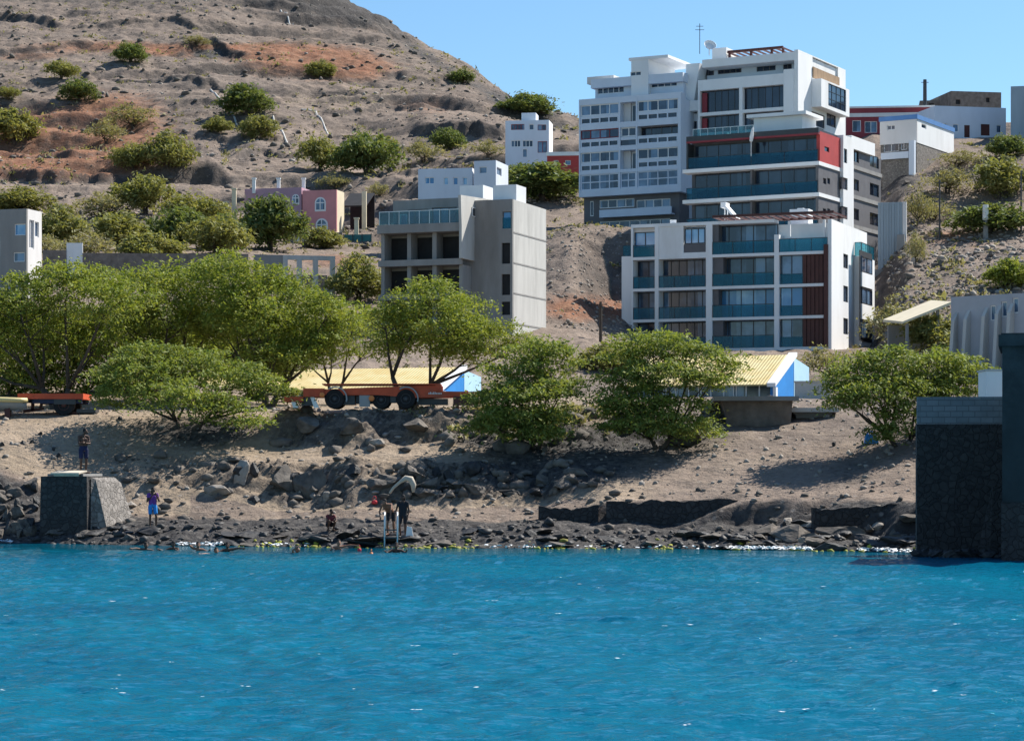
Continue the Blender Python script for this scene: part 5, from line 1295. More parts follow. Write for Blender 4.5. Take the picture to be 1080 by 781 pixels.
# seaweed and foam at the waterline
X, Y, z, r = scatter_pts(9000, 25, (0,1056,80,100), lambda px, py, Y, r: (D(px,Y) > -.9) & (D(px,Y) < .9) & ((fbm(px*.02, px*0, 35, 3)+r.rand(len(px))*.3 > .16) | ((px > 855) & (px < 935) & (r.rand(len(px)) < .5))) & (px > 250))
stones('seaweed', X, Y, np.maximum(z,0)-.02, r, 'algae', .03, .13, 2)
def foam(boxes):
    V = []; r = np.random.RandomState(9)
    for (p0, p1, py, w_, n) in boxes:
        for _ in range(n):
            px = r.uniform(p0, p1); Yf = ys(px)-.5+r.randn()*w_; x = xat(px,Yf); zz = float(wave(x,Yf))+.05+r.rand()*.1
            a = r.uniform(.02,.13); b_ = r.uniform(.02,.07)
            th = np.linspace(0, 2*np.pi, 5)[:4]+r.rand()
            V += [(x+a*math.cos(t), Yf+b_*math.sin(t), zz+r.uniform(-.03,.04)) for t in th]
    V = np.array(V); tag(link('foam', mesh_np('foam', V, np.arange(len(V)), 4, M['foam'])), kind='stuff')
def flecks():
    r = np.random.RandomState(12); V = []
    for _ in range(46):
        Yf = ZC*F/r.uniform(95,270); x = xat(r.uniform(0,1080), Yf); zz = float(wave(x,Yf))+.015; k = r.uniform(.008,.028)*min(1.6,Yf/35)
        for _ in range(3):
            ox, oy = r.randn(2)*k*1.5; V += [(x+ox+k*math.cos(t)*1.5, Yf+oy+k*math.sin(t), zz+.02+.01*math.sin(t*2)) for t in (0,1.57,3.14,4.71)]
    V = np.array(V); tag(link('foam_flecks', mesh_np('foam_flecks', V, np.arange(len(V)), 4, M['foam'])), kind='stuff')
flecks()
foam([(-30,14,570,.3,90),(185,235,572,.25,90),(270,330,574,.25,25),(490,560,576,.2,25),(770,860,578,.3,260),(905,1056,580,.4,260),(560,770,577,.2,40)])
# ------------------------------------------------------------------ boulders
def boulder_mesh(seed, m):
    bm = bmesh.new(); bmesh.ops.create_icosphere(bm, subdivisions=3, radius=1); r = random.Random(seed)
    pl = [(Vector((r.gauss(0,1), r.gauss(0,1), r.gauss(0,1))).normalized(), r.uniform(.36,.72)) for _ in range(13)]
    for v in bm.verts:
        c = v.co.copy()
        for n, d in pl:
            k = c.dot(n)
            if k > d: c -= n*(k-d)
        v.co = c*(1+.10*mnoise.noise(c*2.2+Vector((seed*7,0,0)))+.05*mnoise.noise(c*6))
    me = bpy.data.meshes.new('boulder'); bm.to_mesh(me); bm.free(); me.materials.append(M[m]); return me
BM = {k: [boulder_mesh(i+10*j, k) for i in range(6)] for j, k in enumerate(('rock','rockdark','rockpale'))}
def boulder(px, py, w_, h_, m, label=None, group=None, Y=None):
    if Y is None: x, Y, z = hit(px, py, 80)
    else: x = xat(px,Y); z = gz(x,Y)
    o = link('boulder', rnd.choice(BM[m])); s = w_*Y/F*.62; o.scale = (s, s*rnd.uniform(.8,1.1), h_*Y/F*.72)
    o.location = (x, Y, z+o.scale[2]*.25); o.rotation_euler = (rnd.uniform(-.2,.2), rnd.uniform(-.2,.2), rnd.uniform(0,6.28))
    return tag(o, label or 'angular boulder lying among others on the rocky shore', 'boulder', group)
for px, py, w_, h_, m, lab in [
    (230,520,26,18,'rockpale','smooth brown boulder alone on the sand left of the rock ledge'),
    (300,512,34,30,'rock','large shaded boulder in the rock ledge, left of its twin'),
    (329,518,34,32,'rock','large rounded brown boulder in the rock ledge, right of its twin'),
    (253,505,20,24,'rockpale','tall pale pointed boulder right of the smooth brown one'),
    (346,526,14,10,'rockpale','small pale flat boulder at the foot of the ledge'),
    (268,528,20,9,'rockdark','flat black boulder on the grey beach below the ledge'),
    (138,534,16,10,'rockpale','pale boulder beside the stone diving block'),
    (440,505,30,22,'rock','dark slab boulder behind the swim ladder'),
    (400,470,24,9,'rockpale','pale broken concrete slab lying on the upper bank'),
    (325,455,30,18,'rock','dark boulder mound below the orange trailer'),
    (370,456,36,18,'rock','wide dark boulder outcrop right of the mound below the trailer'),
    (440,452,40,15,'rock','broad dark outcrop at the bank edge below the trailer front'),
    (660,452,34,26,'rock','dark rock under the largest acacia, left side'),
    (725,466,46,30,'rock','dark rock at the right foot of the largest acacia'),
    (880,582,34,14,'rockdark','long wet black rock with yellow seaweed by the foam on the right'),
    (835,566,60,18,'rock','flat grey slab rock at the right end of the beach'),
    (890,566,50,16,'rock','tilted grey slab rock beside the low wall at the right')]:
    boulder(px, py, w_, h_, m, lab)
G = 'dark boulders piled left of the diving block'
for i in range(40): boulder(rnd.uniform(-20,40), rnd.uniform(508,566), rnd.uniform(8,19), rnd.uniform(9,16), rnd.choice(['rockdark','rock','rock']), 'dark angular boulder in the pile left of the stone diving block', G)
G = 'boulders of the rock ledge above the grey beach'
for i in range(38):
    px = rnd.choice([rnd.uniform(225,430), rnd.uniform(430,620)]); boulder(px, rnd.uniform(499,522), rnd.uniform(12,30), rnd.uniform(9,18), rnd.choice(['rock','rock','rockdark','rockdark']), 'angular boulder in the rock ledge between the grey beach and the sand bank', G)
G = 'low black rocks along the waterline'
for i in range(84):
    px = rnd.uniform(45,960); Y_ = float(ys(px))+rnd.uniform(-.8,2.3); boulder(px, 0, rnd.uniform(14,42), rnd.uniform(3,8), rnd.choice(['rockdark','rockdark','rock']), 'low black rock lying along the waterline of the beach', G, Y_)
G = 'dark boulders on the mound below the trailers'
for i in range(12): boulder(rnd.uniform(310,620), rnd.uniform(440,470), rnd.uniform(5,14), rnd.uniform(4,9), 'rock', 'dark boulder sticking out of the bank below the orange trailer', G)
G = 'grey slabs at the right end of the beach'
for i in range(26): boulder(rnd.uniform(800,960), rnd.uniform(548,574), rnd.uniform(12,34), rnd.uniform(5,11), rnd.choice(['rock','rockpale','rockdark']), 'grey slab rock in the jumble below the low wall near the sea wall', G)
G = 'wet rocks at the foot of the sea wall'
for i in range(22):
    q = rnd.uniform(968,1056); o = link('boulder', rnd.choice(BM['rockdark'])); s_ = rnd.uniform(.25,.55); o.scale = (s_*1.3, s_, s_*.7); Yq = 82.2-(q-968)*.012-rnd.uniform(0,.9)
    o.location = (xat(q,Yq), Yq, rnd.uniform(-.05,.12)); o.rotation_euler = (0,0,rnd.uniform(0,6)); tag(o, 'wet black rock at the foot of the high sea wall', 'boulder', G)
G = 'loose dark stones on the sand slopes'
for px, py in [(3,470),(24,468),(34,467),(57,475),(62,482),(42,458),(126,442),(67,438),(545,470),(838,452),(880,470),(835,520)]: boulder(px, py, rnd.uniform(5,9), rnd.uniform(4,6), 'rockdark', 'fist of dark stone lying loose on the pale sand bank', G)
G = 'boulders embedded in the right hillside'
for i in range(26): boulder(rnd.uniform(945,1078), rnd.uniform(165,325), rnd.uniform(5,12), rnd.uniform(3,8), rnd.choice(['rock','rockpale']), 'boulder embedded in the dry slope at the right', G)
# pale drains on the hill
for pts, lab in (([(222,95),(236,112),(250,134)],'pale concrete drain running down the hill, leftmost and longest'), ([(288,124),(297,138),(309,153)],'pale concrete drain right of the two bushes on the hill'), ([(318,116),(333,118),(341,131),(349,144)],'bent pale concrete drain, rightmost on the hill'), ([(296,12),(304,20),(309,26)],'short pale concrete drain near the top of the hill')):
    Pq = [Vector(hit(a, b_, 300))+Vector((0,0,.25)) for a, b_ in pts]; mb = MB()
    full = []
    for a, b_ in zip(Pq, Pq[1:]): full += [a.lerp(b_, t/6) for t in range(6)]
    full.append(Pq[-1])
    for q in full: q.z = gz(q.x, q.y)+.05
    mb.tube(full, [.2]*len(full), 6); tag(mb.build('drain', M['concretelight']), lab, 'drain')
# ------------------------------------------------------------------ diving block, plank, ladder, floats
b = Bld('stone_jetty', 'square black stone block jetty with a flat top where a person stands', 'jetty', 92, 97.2, -12, 572)
u0 = b.P(41,540)[0]; zt = b.P(70,502)[1]
mb = MB(); n = 9
b.part('masonry', MB().hexa([(u0,0,-1),(0,0,-1),(0,2.5,-1),(u0,2.5,-1),(u0+.05,.08,zt),(-.05,.08,zt),(-.05,2.5,zt),(u0+.05,2.5,zt)]), 'blackstone')
b.part('side_rubble', MB().hexa([(.003,.3,-1),(1.0,.6,-1),(1.5,3,-1),(.003,3,-1),(.003,.4,zt-.05),(.12,.6,zt-.12),(.3,3,zt-.3),(.003,3,zt-.05)]), 'greystone')  # paler stone than the front, sunlight painted into the side
b.part('cap', MB().box(u0+.25,-.3,.3,2.4,zt+.003,zt+.10), 'concrete')
JT = b.zb+zt+.1
o = MB().box(-.62,.62,-.45,.45,0,.06).box(-.55,.55,-.3,-.25,-.10,-.003).build('diving_plank', M['plankpale'])
k = b.P(71,502,.0); o.location = b.e.location+Vector((b.U[0]*k[0], b.U[1]*k[0]+.35, zt+.104)); o.rotation_euler = (R(6),0,R(-12)); o.location.z += .03; tag(o, 'pale plank lying on the front edge of the black stone jetty', 'plank')
# ladder with white rails
Yl = 90.6; x0, x1 = xat(405.5,Yl), xat(419,Yl); zt = zat(540,Yl)
lad = empty('swim_ladder', ((x0+x1)/2, Yl, 0)); tag(lad, 'swim ladder with two tall white handrails going into the water', 'ladder')
for x in (x0, x1):
    xx = x-(x0+x1)/2; MB().tube([(xx,0,-.8),(xx,0,zt-.2),(xx,.08,zt-.05),(xx,.25,zt),(xx,.5,zt-.05),(xx,.6,zt-.25),(xx,.62,.35)], [.03]*7, 8).build('handrail', M['steel'], lad, smooth=True)
for k in range(5): hw = (x1-x0)/2; MB().bar((-hw,.0,-.5+.3*k),(hw,.0,-.5+.3*k),.05).build('rung', M['darkmetal'], lad)
# bent white pipe over a dark rock
Yp = 97; tag(MB().tube([(xat(a,Yp),Yp,zat(c,Yp)) for a, c in ((411,520),(415,514),(422,508),(428,504),(433,505),(436,511),(436,519))], [.05,.06,.07,.12,.14,.12,.06], 8).build('pipe', M['plankpale'], smooth=True), 'bent white pipe sticking up from the rocks behind the ladder', 'pipe')
x, Y, z = hit(395,531,80); o = MB().lathe([(.04,-.09),(.12,-.08),(.14,.0),(.11,.05),(.03,.08)], (0,0,.08), (0,.2,1), 12).tube([(-.08,0,.2),(-.04,0,.32),(.04,0,.32),(.08,0,.2)], [.015]*4, 5).build('bag', M['bag'], None, Vector((x,Y,z)), smooth=True); tag(o, 'red bag lying on the rocks left of the ladder', 'bag')
for px, py, m, lab in ((379,581,'bag','small red float on the water left of the ladder'), (391.5,585.5,'orangefloat','small orange float on the water nearest the viewer')):
    Yf = ZC*F/(py-HZ); o = MB().lathe([(.02,-.08),(.06,-.05),(.08,0),(.06,.05),(.02,.07)], (0,0,0), (0,0,1), 12).tube([(0,0,.1),(0,0,.17)], [.03,.02], 6).build('float', M[m], None, Vector((xat(px,Yf),Yf,.05)), smooth=True); tag(o, lab, 'float')
o = MB().hexa([(-.3,-.2,0),(.3,-.2,0),(.3,.2,0),(-.3,.2,0),(-.25,-.15,.42),(.2,-.15,.36),(.2,.15,.36),(-.25,.15,.42)]).tube([(-.2,0,.4),(0,0,.55),(.15,0,.36)], [.02]*3, 5).build('blue_bag', M['skyblue']); x, Y, z = hit(919,467,80); o.location = (x,Y,z-.02); tag(o, 'blue bag caught under the acacia beside the sea wall', 'bag')

# ------------------------------------------------------------------ trailers and boat
def wheel(parent, x, y, r, m='rubber', fender=True, rimm='darkmetal'):
    t = MB().lathe([(r*.55,-.16),(r*.93,-.17),(r,-.11),(r,.11),(r*.93,.17),(r*.55,.16)], (x,y,r), (0,1,0), 24).build('tyre', M['rubber'], parent, smooth=False)
    MB().lathe([(r*.15,-.12),(r*.5,-.165),(r*.545,-.13),(r*.545,.13),(r*.5,.165),(r*.15,.12)], (x,y,r), (0,1,0), 20).lathe([(.07,-.2),(.12,-.16),(.12,.16),(.07,.2)], (x,y,r), (0,1,0), 10).build('rim', M[rimm], t)
def fenderp(parent, x, y, r, m='boatgrey', a0=-15, a1=125):
    V = MB(); n = 12
    for i in range(n):
        t0, t1 = R(a0+(a1-a0)*i/n), R(a0+(a1-a0)*(i+1)/n); q = lambda t, k: (x+math.cos(t)*k, r+math.sin(t)*k)
        (ax,az),(bx,bz),(cx,cz),(dx,dz) = q(t0,r*1.1), q(t1,r*1.1), q(t1,r*1.22), q(t0,r*1.22)
        V.hexa([(ax,y-.2,az),(bx,y-.2,bz),(cx,y-.2,cz),(dx,y-.2,dz),(ax,y+.2,az),(bx,y+.2,bz),(cx,y+.2,cz),(dx,y+.2,dz)])
    V.build('mudguard', M[m], parent, weld=True)
Yt = 108.6; s = Yt/F
def on_road(px, Y): return gz(xat(px,Y), Y)
def trailer_long():
    xo = xat(390,Yt); zb = max(on_road(p,Yt) for p in (310,355,390,430,470,500))+.0
    e = empty('flatbed_trailer', (xo,Yt,zb)); tag(e, 'long orange-red skeletal trailer with two large wheels under the umbrella acacia', 'trailer')
    X_ = lambda px: xat(px,Yt)-xo; Z_ = lambda py: zat(py,Yt)-zat(431.5,Yt)
    ch = MB()
    for y in (-.05, 1.55):   # two main beams with a step near the front
        ch.prism([(X_(342),Z_(417)),(X_(342),Z_(411)),(X_(386),Z_(409)),(X_(466),Z_(406.5)),(X_(466),Z_(413)),(X_(505),Z_(413.5)),(X_(505),Z_(418)),(X_(440),Z_(420)),(X_(400),Z_(417))], lambda a, z, y=y: (a,y,z), lambda a, z, y=y: (a,y+.16,z))
    ch.box(X_(320),X_(342)-.004,-.12,1.75,Z_(419),Z_(410)); ch.box(X_(300),X_(320)-.004,-.1,1.7,Z_(424),Z_(418.5))
    for px in (350,372,395,418,442,462,490,503): ch.box(X_(px),X_(px)+.14,.112,1.548,Z_(416),Z_(412))
    ch.build('chassis', M['orange'], e)
    MB().box(X_(340),X_(465),-.16,1.82,Z_(406.2),Z_(406.2)+.05).box(X_(465)-.25,X_(465),-.17,1.83,Z_(412),Z_(406.3)).build('deck_rail', M['orange'], e)
    MB().box(X_(466.2),X_(545),.55,.75,Z_(418),Z_(414.5)).box(X_(466.2),X_(545),.95,1.15,Z_(418),Z_(414.5)).box(X_(541),X_(545),.5,1.2,Z_(421),Z_(414)).build('drawbar', M['wood'], e)
    MB().box(X_(478),X_(505),-.12,-.052,Z_(428),Z_(418.5)).box(X_(481),X_(484),-.05,.3,0,Z_(418.6)).build('side_panel', M['brown'], e)
    for px, rr in ((353,.46),(428,.46)):
        for y in (.1, 1.4): wheel(e, X_(px), y, rr)
        fenderp(e, X_(px)+.03, .0, rr)
    for px in (402,): 
        for y in (.2,1.4): wheel(e, X_(px), y, .42)
    for px in (312, 334): MB().hexa([(X_(px)-.12,.0,.05),(X_(px)+.12,.0,.05),(X_(px)+.12,.1,.05),(X_(px)-.12,.1,.05),(X_(px)-.3,.0,Z_(419)),(X_(px)-.12,.0,Z_(419)),(X_(px)-.12,.1,Z_(419)),(X_(px)-.3,.1,Z_(419))]).build('landing_leg', M['steel'], e)
    MB().box(X_(318),X_(330),.02,.5,.15,Z_(419.2)).build('tool_box', M['darkmetal'], e)
    MB().box(X_(375),X_(398),.3,1.2,.25,Z_(417.5)).box(X_(440),X_(472),.3,1.3,.2,Z_(420.5)).box(X_(360),X_(374),.1,1.4,.2,Z_(417.6)).box(X_(404),X_(420),.1,1.4,.3,Z_(417.6)).build('axle_and_dark_fill', M['darkmetal'], e)  # axle beams, with boxes added to darken the gap under the deck
    MB().box(X_(379),X_(390),-.02,.28,.1,.62).build('mud_flap', M['boatgrey'], e)
    lamp = MB().lathe([(.04,0),(.13,.02),(.13,.1),(.05,.13)], (X_(392),-.08,Z_(420.5)), (0,-1,0), 12); lamp.build('tail_light', M['orangefloat'], e)
    MB().lathe([(.04,0),(.12,.02),(.12,.1),(.05,.13)], (X_(340),-.16,Z_(417)), (0,-1,0), 12).build('tail_light', M['orangefloat'], e)
    lt = MB(); rr = random.Random(4)
    for k in range(9): lt.box(X_(452)+k*.07, X_(452)+k*.07+.045, -.085, -.052, Z_(416.2), Z_(416.2)+rr.choice([.07,.1]))
    lt.build('lettering', M['offwhite'], e)
trailer_long()
def trailer_short():
    Y = 111.5; xo = xat(55,Y); zb = on_road(68,Y); e = empty('flatbed_trailer', (xo,Y,zb)); tag(e, 'short trailer with an orange-red deck on a dark chassis, far left', 'trailer')
    X_ = lambda px: xat(px,Y)-xo; Z_ = lambda py: zat(py,Y)-zat(436,Y)
    MB().box(X_(19),X_(88),-.1,2.2,Z_(418.5),Z_(412.7)).build('deck', M['orange'], e)
    MB().box(X_(34),X_(86),.05,.2,Z_(423),Z_(418.5)-.003).box(X_(34),X_(86),1.8,1.95,Z_(423),Z_(418.5)-.003).box(X_(24),X_(60),.9,1.1,Z_(422),Z_(418.5)-.003).build('chassis', M['navy'], e)
    MB().bar((X_(20),1,Z_(431)),(X_(42),1,Z_(428)),.14).bar((X_(30),1,Z_(430)),(X_(30),1,Z_(419)),.14).bar((X_(38),1,Z_(428)),(X_(40),1,Z_(421)),.12).build('drawbar', M['brown'], e)
    for y in (.2,1.9): wheel(e, X_(67), y, .5, rimm='brown')
    MB().box(X_(57),X_(80),-.05,.0,Z_(424),Z_(418.5)-.005).build('mudguard', M['darkmetal'], e)
    MB().box(X_(80),X_(100),.2,1.2,Z_(433),Z_(429)).box(X_(96),X_(98),.3,.5,0,Z_(433.2)).build('jack_stand', M['darkmetal'], e)
trailer_short()
def boat():
    Y = 110.5; xb = xat(24.5,Y); zk = on_road(10,Y); e = empty('rowing_boat', (xb,Y,zk)); tag(e, 'grey boat with a cream gunwale, its bow poking in at the left edge', 'boat')
    Z_ = lambda py: zat(py,Y)-zk; Ls = 4.6; n = 16; V = []; F_ = []
    for i in range(n+1):
        t = i/n; x = -Ls*t; w_ = .85*math.sin(min(1,t*1.6)*math.pi/2)**.7*(1-.25*max(0,t-.6)); w_ = max(w_,.02)
        top = Z_(422.5)+.25*t*.4; bot = Z_(430)-.22*math.sin(min(1,t*1.8)*math.pi/2)
        for (yy, zz) in ((-w_,top),(-w_*.8,(top+bot)/2),(-.04,bot),(.04,bot),(w_*.8,(top+bot)/2),(w_,top),(w_*.9,top),(0,bot+.12),(-w_*.9,top)): V.append((x,yy+.8,zz))
    for i in range(n):
        for k in range(9): a = i*9+k; b_ = i*9+(k+1) % 9; F_.append((a,b_,b_+9,a+9))
    F_.append(tuple(range(9))); F_.append(tuple(n*9+k for k in range(9))[::-1])
    m = MB(); m.v, m.f = V, F_; h = m.build('hull', M['boatgrey'], e, smooth=True)
    g = MB()
    for sgn in (-1,1):
        pts = []
        for i in range(n+1):
            t = i/n; w_ = .85*math.sin(min(1,t*1.6)*math.pi/2)**.7*(1-.25*max(0,t-.6)); pts.append((-Ls*t, sgn*max(w_,.02)+.8, Z_(421.5)+.25*t*.4))
        g.tube(pts, [.13]*len(pts), 6)
    g.build('gunwale', M['boatcream'], e, smooth=True)
    MB().box(-1.0,-.75,.6,1.0,-.3,Z_(430)+.02).build('keel_block', M['brown'], e)
    MB().box(-3.2,-2.9,.5,1.1,-.3,Z_(431)).build('keel_block', M['brown'], e)
boat()
# ------------------------------------------------------------------ poles
for px, y0, y1, Y, r0, lab in ((633.5,318,372,196,.14,'thin dark wooden pole left of the nearest apartment block'), (975.5,84,112,320,.28,'short thick dark mast on the right skyline'), (991,190,252,246,.09,'thin grey pole on the right hillside'), (1077,180,250,248,.09,'thin grey pole at the right edge of the hillside')):
    x = xat(px,Y); e = MB().tube([(0,0,min(-.5,gz(x,Y)-1-zat(y1,Y))),(0,0,zat(y0,Y)-zat(y1,Y))], [r0*1.15,r0*.85], 8).bar((-.5,0,zat(y0+3,Y)-zat(y1,Y)),(.5,0,zat(y0+3,Y)-zat(y1,Y)),.08).build('utility_pole', M['bark' if px < 700 else 'darkmetal'], None, Vector((x,Y,zat(y1,Y))))
    tag(e, lab, 'pole')
Y = 245; x = xat(1039.5,Y); e = empty('marker_post', (x,Y,zat(248,Y))); tag(e, 'thick post with a white painted top on the right hillside', 'post')
MB().tube([(0,0,-2),(0,0,zat(232,Y)-zat(248,Y))], [.28,.26], 10).build('post', M['concrete'], e); MB().tube([(0,0,zat(232,Y)-zat(248,Y)+.003),(0,0,zat(216,Y)-zat(248,Y))], [.34,.30], 10).build('post_top', M['cloth_white'], e)

# ------------------------------------------------------------------ people
SK = mat('dark_brown_skin', (.085,.045,.03), .55, 6., .12); SK2 = mat('tanned_skin', (.24,.115,.07), .55, 6., .12)
M['hair'] = mat('black_hair', (.012,.011,.011), .8, 20., .3); M['navycloth'] = mat('navy_shorts', (.015,.02,.06), .85, 6., .2); M['purple'] = mat('purple_top', (.16,.05,.26), .85, 6., .2); M['bluecloth'] = mat('blue_shorts', (.03,.22,.55), .85, 6., .15); M['maroon'] = mat('maroon_shirt', (.14,.03,.035), .85, 6., .2); M['blackcloth'] = mat('black_shorts', (.02,.02,.025), .85, 6., .2)
def capsule(bm, p, q, r0, r1, n=10):
    p = Vector(p); q = Vector(q); d = q-p; k = max(2, int(d.length/(min(r0,r1)*.9))+1)
    for i in range(k+1):
        t = i/k; mt = Matrix.Translation(p.lerp(q,t)) @ Matrix.Diagonal((*([r0+(r1-r0)*t]*3),1)); bmesh.ops.create_icosphere(bm, subdivisions=1, radius=1.04, matrix=mt)
def ellips(bm, c, r): bmesh.ops.create_icosphere(bm, subdivisions=2, radius=1, matrix=Matrix.Translation(c) @ Matrix.Diagonal((*r,1)))
def to_mesh(bm, m, voxel, parent, name):
    me = bpy.data.meshes.new(name); bm.to_mesh(me); bm.free(); o = link(name, me)
    md = o.modifiers.new('r', 'REMESH'); md.mode = 'VOXEL'; md.voxel_size = voxel; md.use_smooth_shade = True
    sm = o.modifiers.new('s', 'SMOOTH'); sm.iterations = 2; sm.factor = .4
    bpy.context.view_layer.update()
    me2 = bpy.data.meshes.new_from_object(o.evaluated_get(bpy.context.evaluated_depsgraph_get())); bpy.data.objects.remove(o)
    me2.name = name; me2.materials.clear(); me2.materials.append(m); return link(name, me2, parent)
def hand(bm, w_, d, side, curl=.4):
    """palm, four unequal bent fingers and a thumb leaving the palm's side; d: pointing direction"""
    w_ = Vector(w_); d = Vector(d).normalized(); up = Vector((0,-1,.2)) if abs(d.y) < .8 else Vector((0,0,1))
    a = d.cross(up).normalized()*side; n_ = a.cross(d).normalized()
    capsule(bm, w_, w_+d*.085, .024, .030); capsule(bm, w_+d*.03+a*.012, w_+d*.085+a*.018, .02, .02)
    for i, ln in enumerate((.070,.082,.076,.058)):
        b0 = w_+d*.088+a*(.030-.02*i); m_ = b0+d*ln*.5; t = m_+(d*(1-curl)+n_*curl).normalized()*ln*.55
        capsule(bm, b0, m_, .0095, .009); capsule(bm, m_, t, .009, .0075)
    b0 = w_+d*.03+a*.028; m_ = b0+(d*.6+a*.8)*.04; capsule(bm, b0, m_, .0125, .011); capsule(bm, m_, m_+(d*.9+a*.35)*.035, .0105, .0085)
def person(label, J, loc, rz=0., skin=SK, top=None, shorts=None, longhair=False, scale=1., voxel=.0095, group=None, heel=True):
    """J: joint positions; body built as one continuous surface"""
    e = empty('person', loc, rz); e.scale = (scale,)*3; tag(e, label, 'person', group)
    v = {k: Vector(p) for k, p in J.items()}; bm = bmesh.new()
    pel, ch, nk, hd = v['pelvis'], v['chest'], v['neck'], v['head']
    fw = v.get('face', Vector((0,-1,0))).normalized(); rt = fw.cross(Vector((0,0,1))).normalized()
    capsule(bm, pel+Vector(J.get('hw',(.065,0,0))), ch+rt*.0+Vector((.07,0,0)), .105, .115); capsule(bm, pel-Vector((.065,0,0)), ch-Vector((.07,0,0)), .105, .115)
    capsule(bm, ch, nk, .10, .058); capsule(bm, nk, hd, .052, .05)
    ellips(bm, hd, (.078,.092,.112)); ellips(bm, hd+fw*.07-Vector((0,0,.045)), (.045,.035,.045))
    capsule(bm, hd+fw*.088+Vector((0,0,.012)), hd+fw*.112-Vector((0,0,.018)), .011, .015)          # nose
    capsule(bm, hd+fw*.098-Vector((0,0,.048))-rt*.02, hd+fw*.098-Vector((0,0,.048))+rt*.02, .009, .009)  # lips
    for s_ in (1,-1):
        ellips(bm, hd+rt*.082*s_-Vector((0,0,.01)), (.014,.022,.03)); ellips(bm, hd+fw*.082+rt*.032*s_+Vector((0,0,.012)), (.016,.010,.010))
    for s_, k in ((-1,'l'),(1,'r')):
        sh, el, wr = v['sh'+k], v['el'+k], v['wr'+k]
        capsule(bm, nk-Vector((0,0,.03)), sh, .055, .058); capsule(bm, sh, el, .054, .041); capsule(bm, el, wr, .042, .028); hand(bm, wr, wr-el, s_, .5)
        if 'kn'+k in v:
            hp, kn, an = v['hp'+k], v['kn'+k], v['an'+k]
            capsule(bm, pel.lerp(hp,.5), hp, .10, .095); capsule(bm, hp, kn, .093, .058); capsule(bm, kn, kn.lerp(an,.3), .057, .056); capsule(bm, kn.lerp(an,.3), an, .056, .036)
            f_ = v.get('toe'+k, Vector((fw.x,fw.y,0))).normalized(); capsule(bm, an-f_*.045-Vector((0,0,.04)), an+f_*.11-Vector((0,0,.05)), .034, .034); capsule(bm, an, an+f_*.06-Vector((0,0,.035)), .036, .036); capsule(bm, an+f_*.11-Vector((0,0,.05)), an+f_*.17-Vector((0,0,.058)), .036, .024)
    to_mesh(bm, skin, voxel, e, 'body')
    hb = bmesh.new(); ellips(hb, hd-fw*.018+Vector((0,0,.028)), (.088,.095,.108))
    for v_ in list(hb.verts):
        if (v_.co-hd).dot(fw) > .055 and v_.co.z < hd.z+.07: v_.co -= fw*((v_.co-hd).dot(fw)-.055)
    if longhair: capsule(hb, hd-fw*.06, nk-fw*.07-Vector((0,0,.08)), .075, .05)
    to_mesh(hb, M['hair'], .012, e, 'hair')
    if top:
        tb = bmesh.new(); lo = pel.lerp(ch,.25)
        for q in (.07,-.07): capsule(tb, lo+Vector((q,0,0)), ch+Vector((q,0,0)), .118, .127)
        capsule(tb, ch, ch.lerp(nk,.55), .112, .085)
        for k in 'lr': capsule(tb, v['sh'+k].lerp(nk,.3), v['sh'+k], .066, .068); capsule(tb, v['sh'+k], v['sh'+k].lerp(v['el'+k],.35), .066, .06)
        to_mesh(tb, M[top], .013, e, 'shirt')
    if shorts and 'knl' in v:
        sb = bmesh.new(); up = pel.lerp(ch,.22)
        for q in (.065,-.065): capsule(sb, pel+Vector((q,0,0)), up+Vector((q,0,0)), .118, .112)
        for k in 'lr': capsule(sb, v['hp'+k], v['hp'+k].lerp(v['kn'+k],.62), .110, .094)
        to_mesh(sb, M[shorts], .013, e, 'shorts')
    return e
def stand(**kw):
    J = dict(pelvis=(0,0,.95), chest=(0,0,1.30), neck=(0,0,1.50), head=(0,-.02,1.64), shl=(-.19,0,1.43), shr=(.19,0,1.43), ell=(-.25,.02,1.13), elr=(.25,.02,1.13), wrl=(-.24,-.08,.88), wrr=(.24,-.08,.88),
             hpl=(-.10,0,.90), hpr=(.10,0,.90), knl=(-.11,-.02,.49), knr=(.11,-.02,.49), anl=(-.11,.02,.085), anr=(.11,.02,.085)); J.update(kw); return J
# the diver on the block looks down at the water with folded arms
kx = xat(88,98.6)
person('person in navy shorts standing on the stone jetty with folded arms, looking down', stand(head=(.05,-.07,1.63), face=(.6,-.75,-.25), ell=(-.23,-.08,1.16), elr=(.23,-.08,1.16), wrl=(.0,-.22,1.22), wrr=(-.02,-.20,1.18)), (kx,98.6,JT+.0), R(35), SK, None, 'navycloth', False, 1.08)
x, Y, z = hit(161,557,90)
person('person in a purple top and blue shorts standing with hands at the chin', stand(head=(.02,-.05,1.63), face=(.4,-.9,-.15), ell=(-.25,-.06,1.14), elr=(.27,-.05,1.15), wrl=(-.08,-.20,1.36), wrr=(.12,-.20,1.40), knr=(.13,-.12,.5), anr=(.13,-.06,.085)), (x,Y,z+.02), R(20), SK, 'purple', 'bluecloth', True, .95)
x, Y, z = hit(348,560,90)
person('small person in a maroon shirt crouching on the grey beach by the waterline', dict(pelvis=(0,.10,.30), chest=(0,-.06,.60), neck=(0,-.12,.78), head=(.02,-.17,.92), face=(.5,-.8,-.2), shl=(-.18,-.08,.71), shr=(.18,-.08,.71), ell=(-.24,-.25,.50), elr=(.24,-.25,.50), wrl=(-.12,-.42,.46), wrr=(.12,-.42,.46), hpl=(-.10,.06,.28), hpr=(.10,.06,.28), knl=(-.16,-.32,.50), knr=(.16,-.32,.50), anl=(-.13,-.08,.085), anr=(.13,-.08,.085)), (x,Y,z+.01), R(25), SK, 'maroon', 'blackcloth', False, .85)
Yq = 92.6
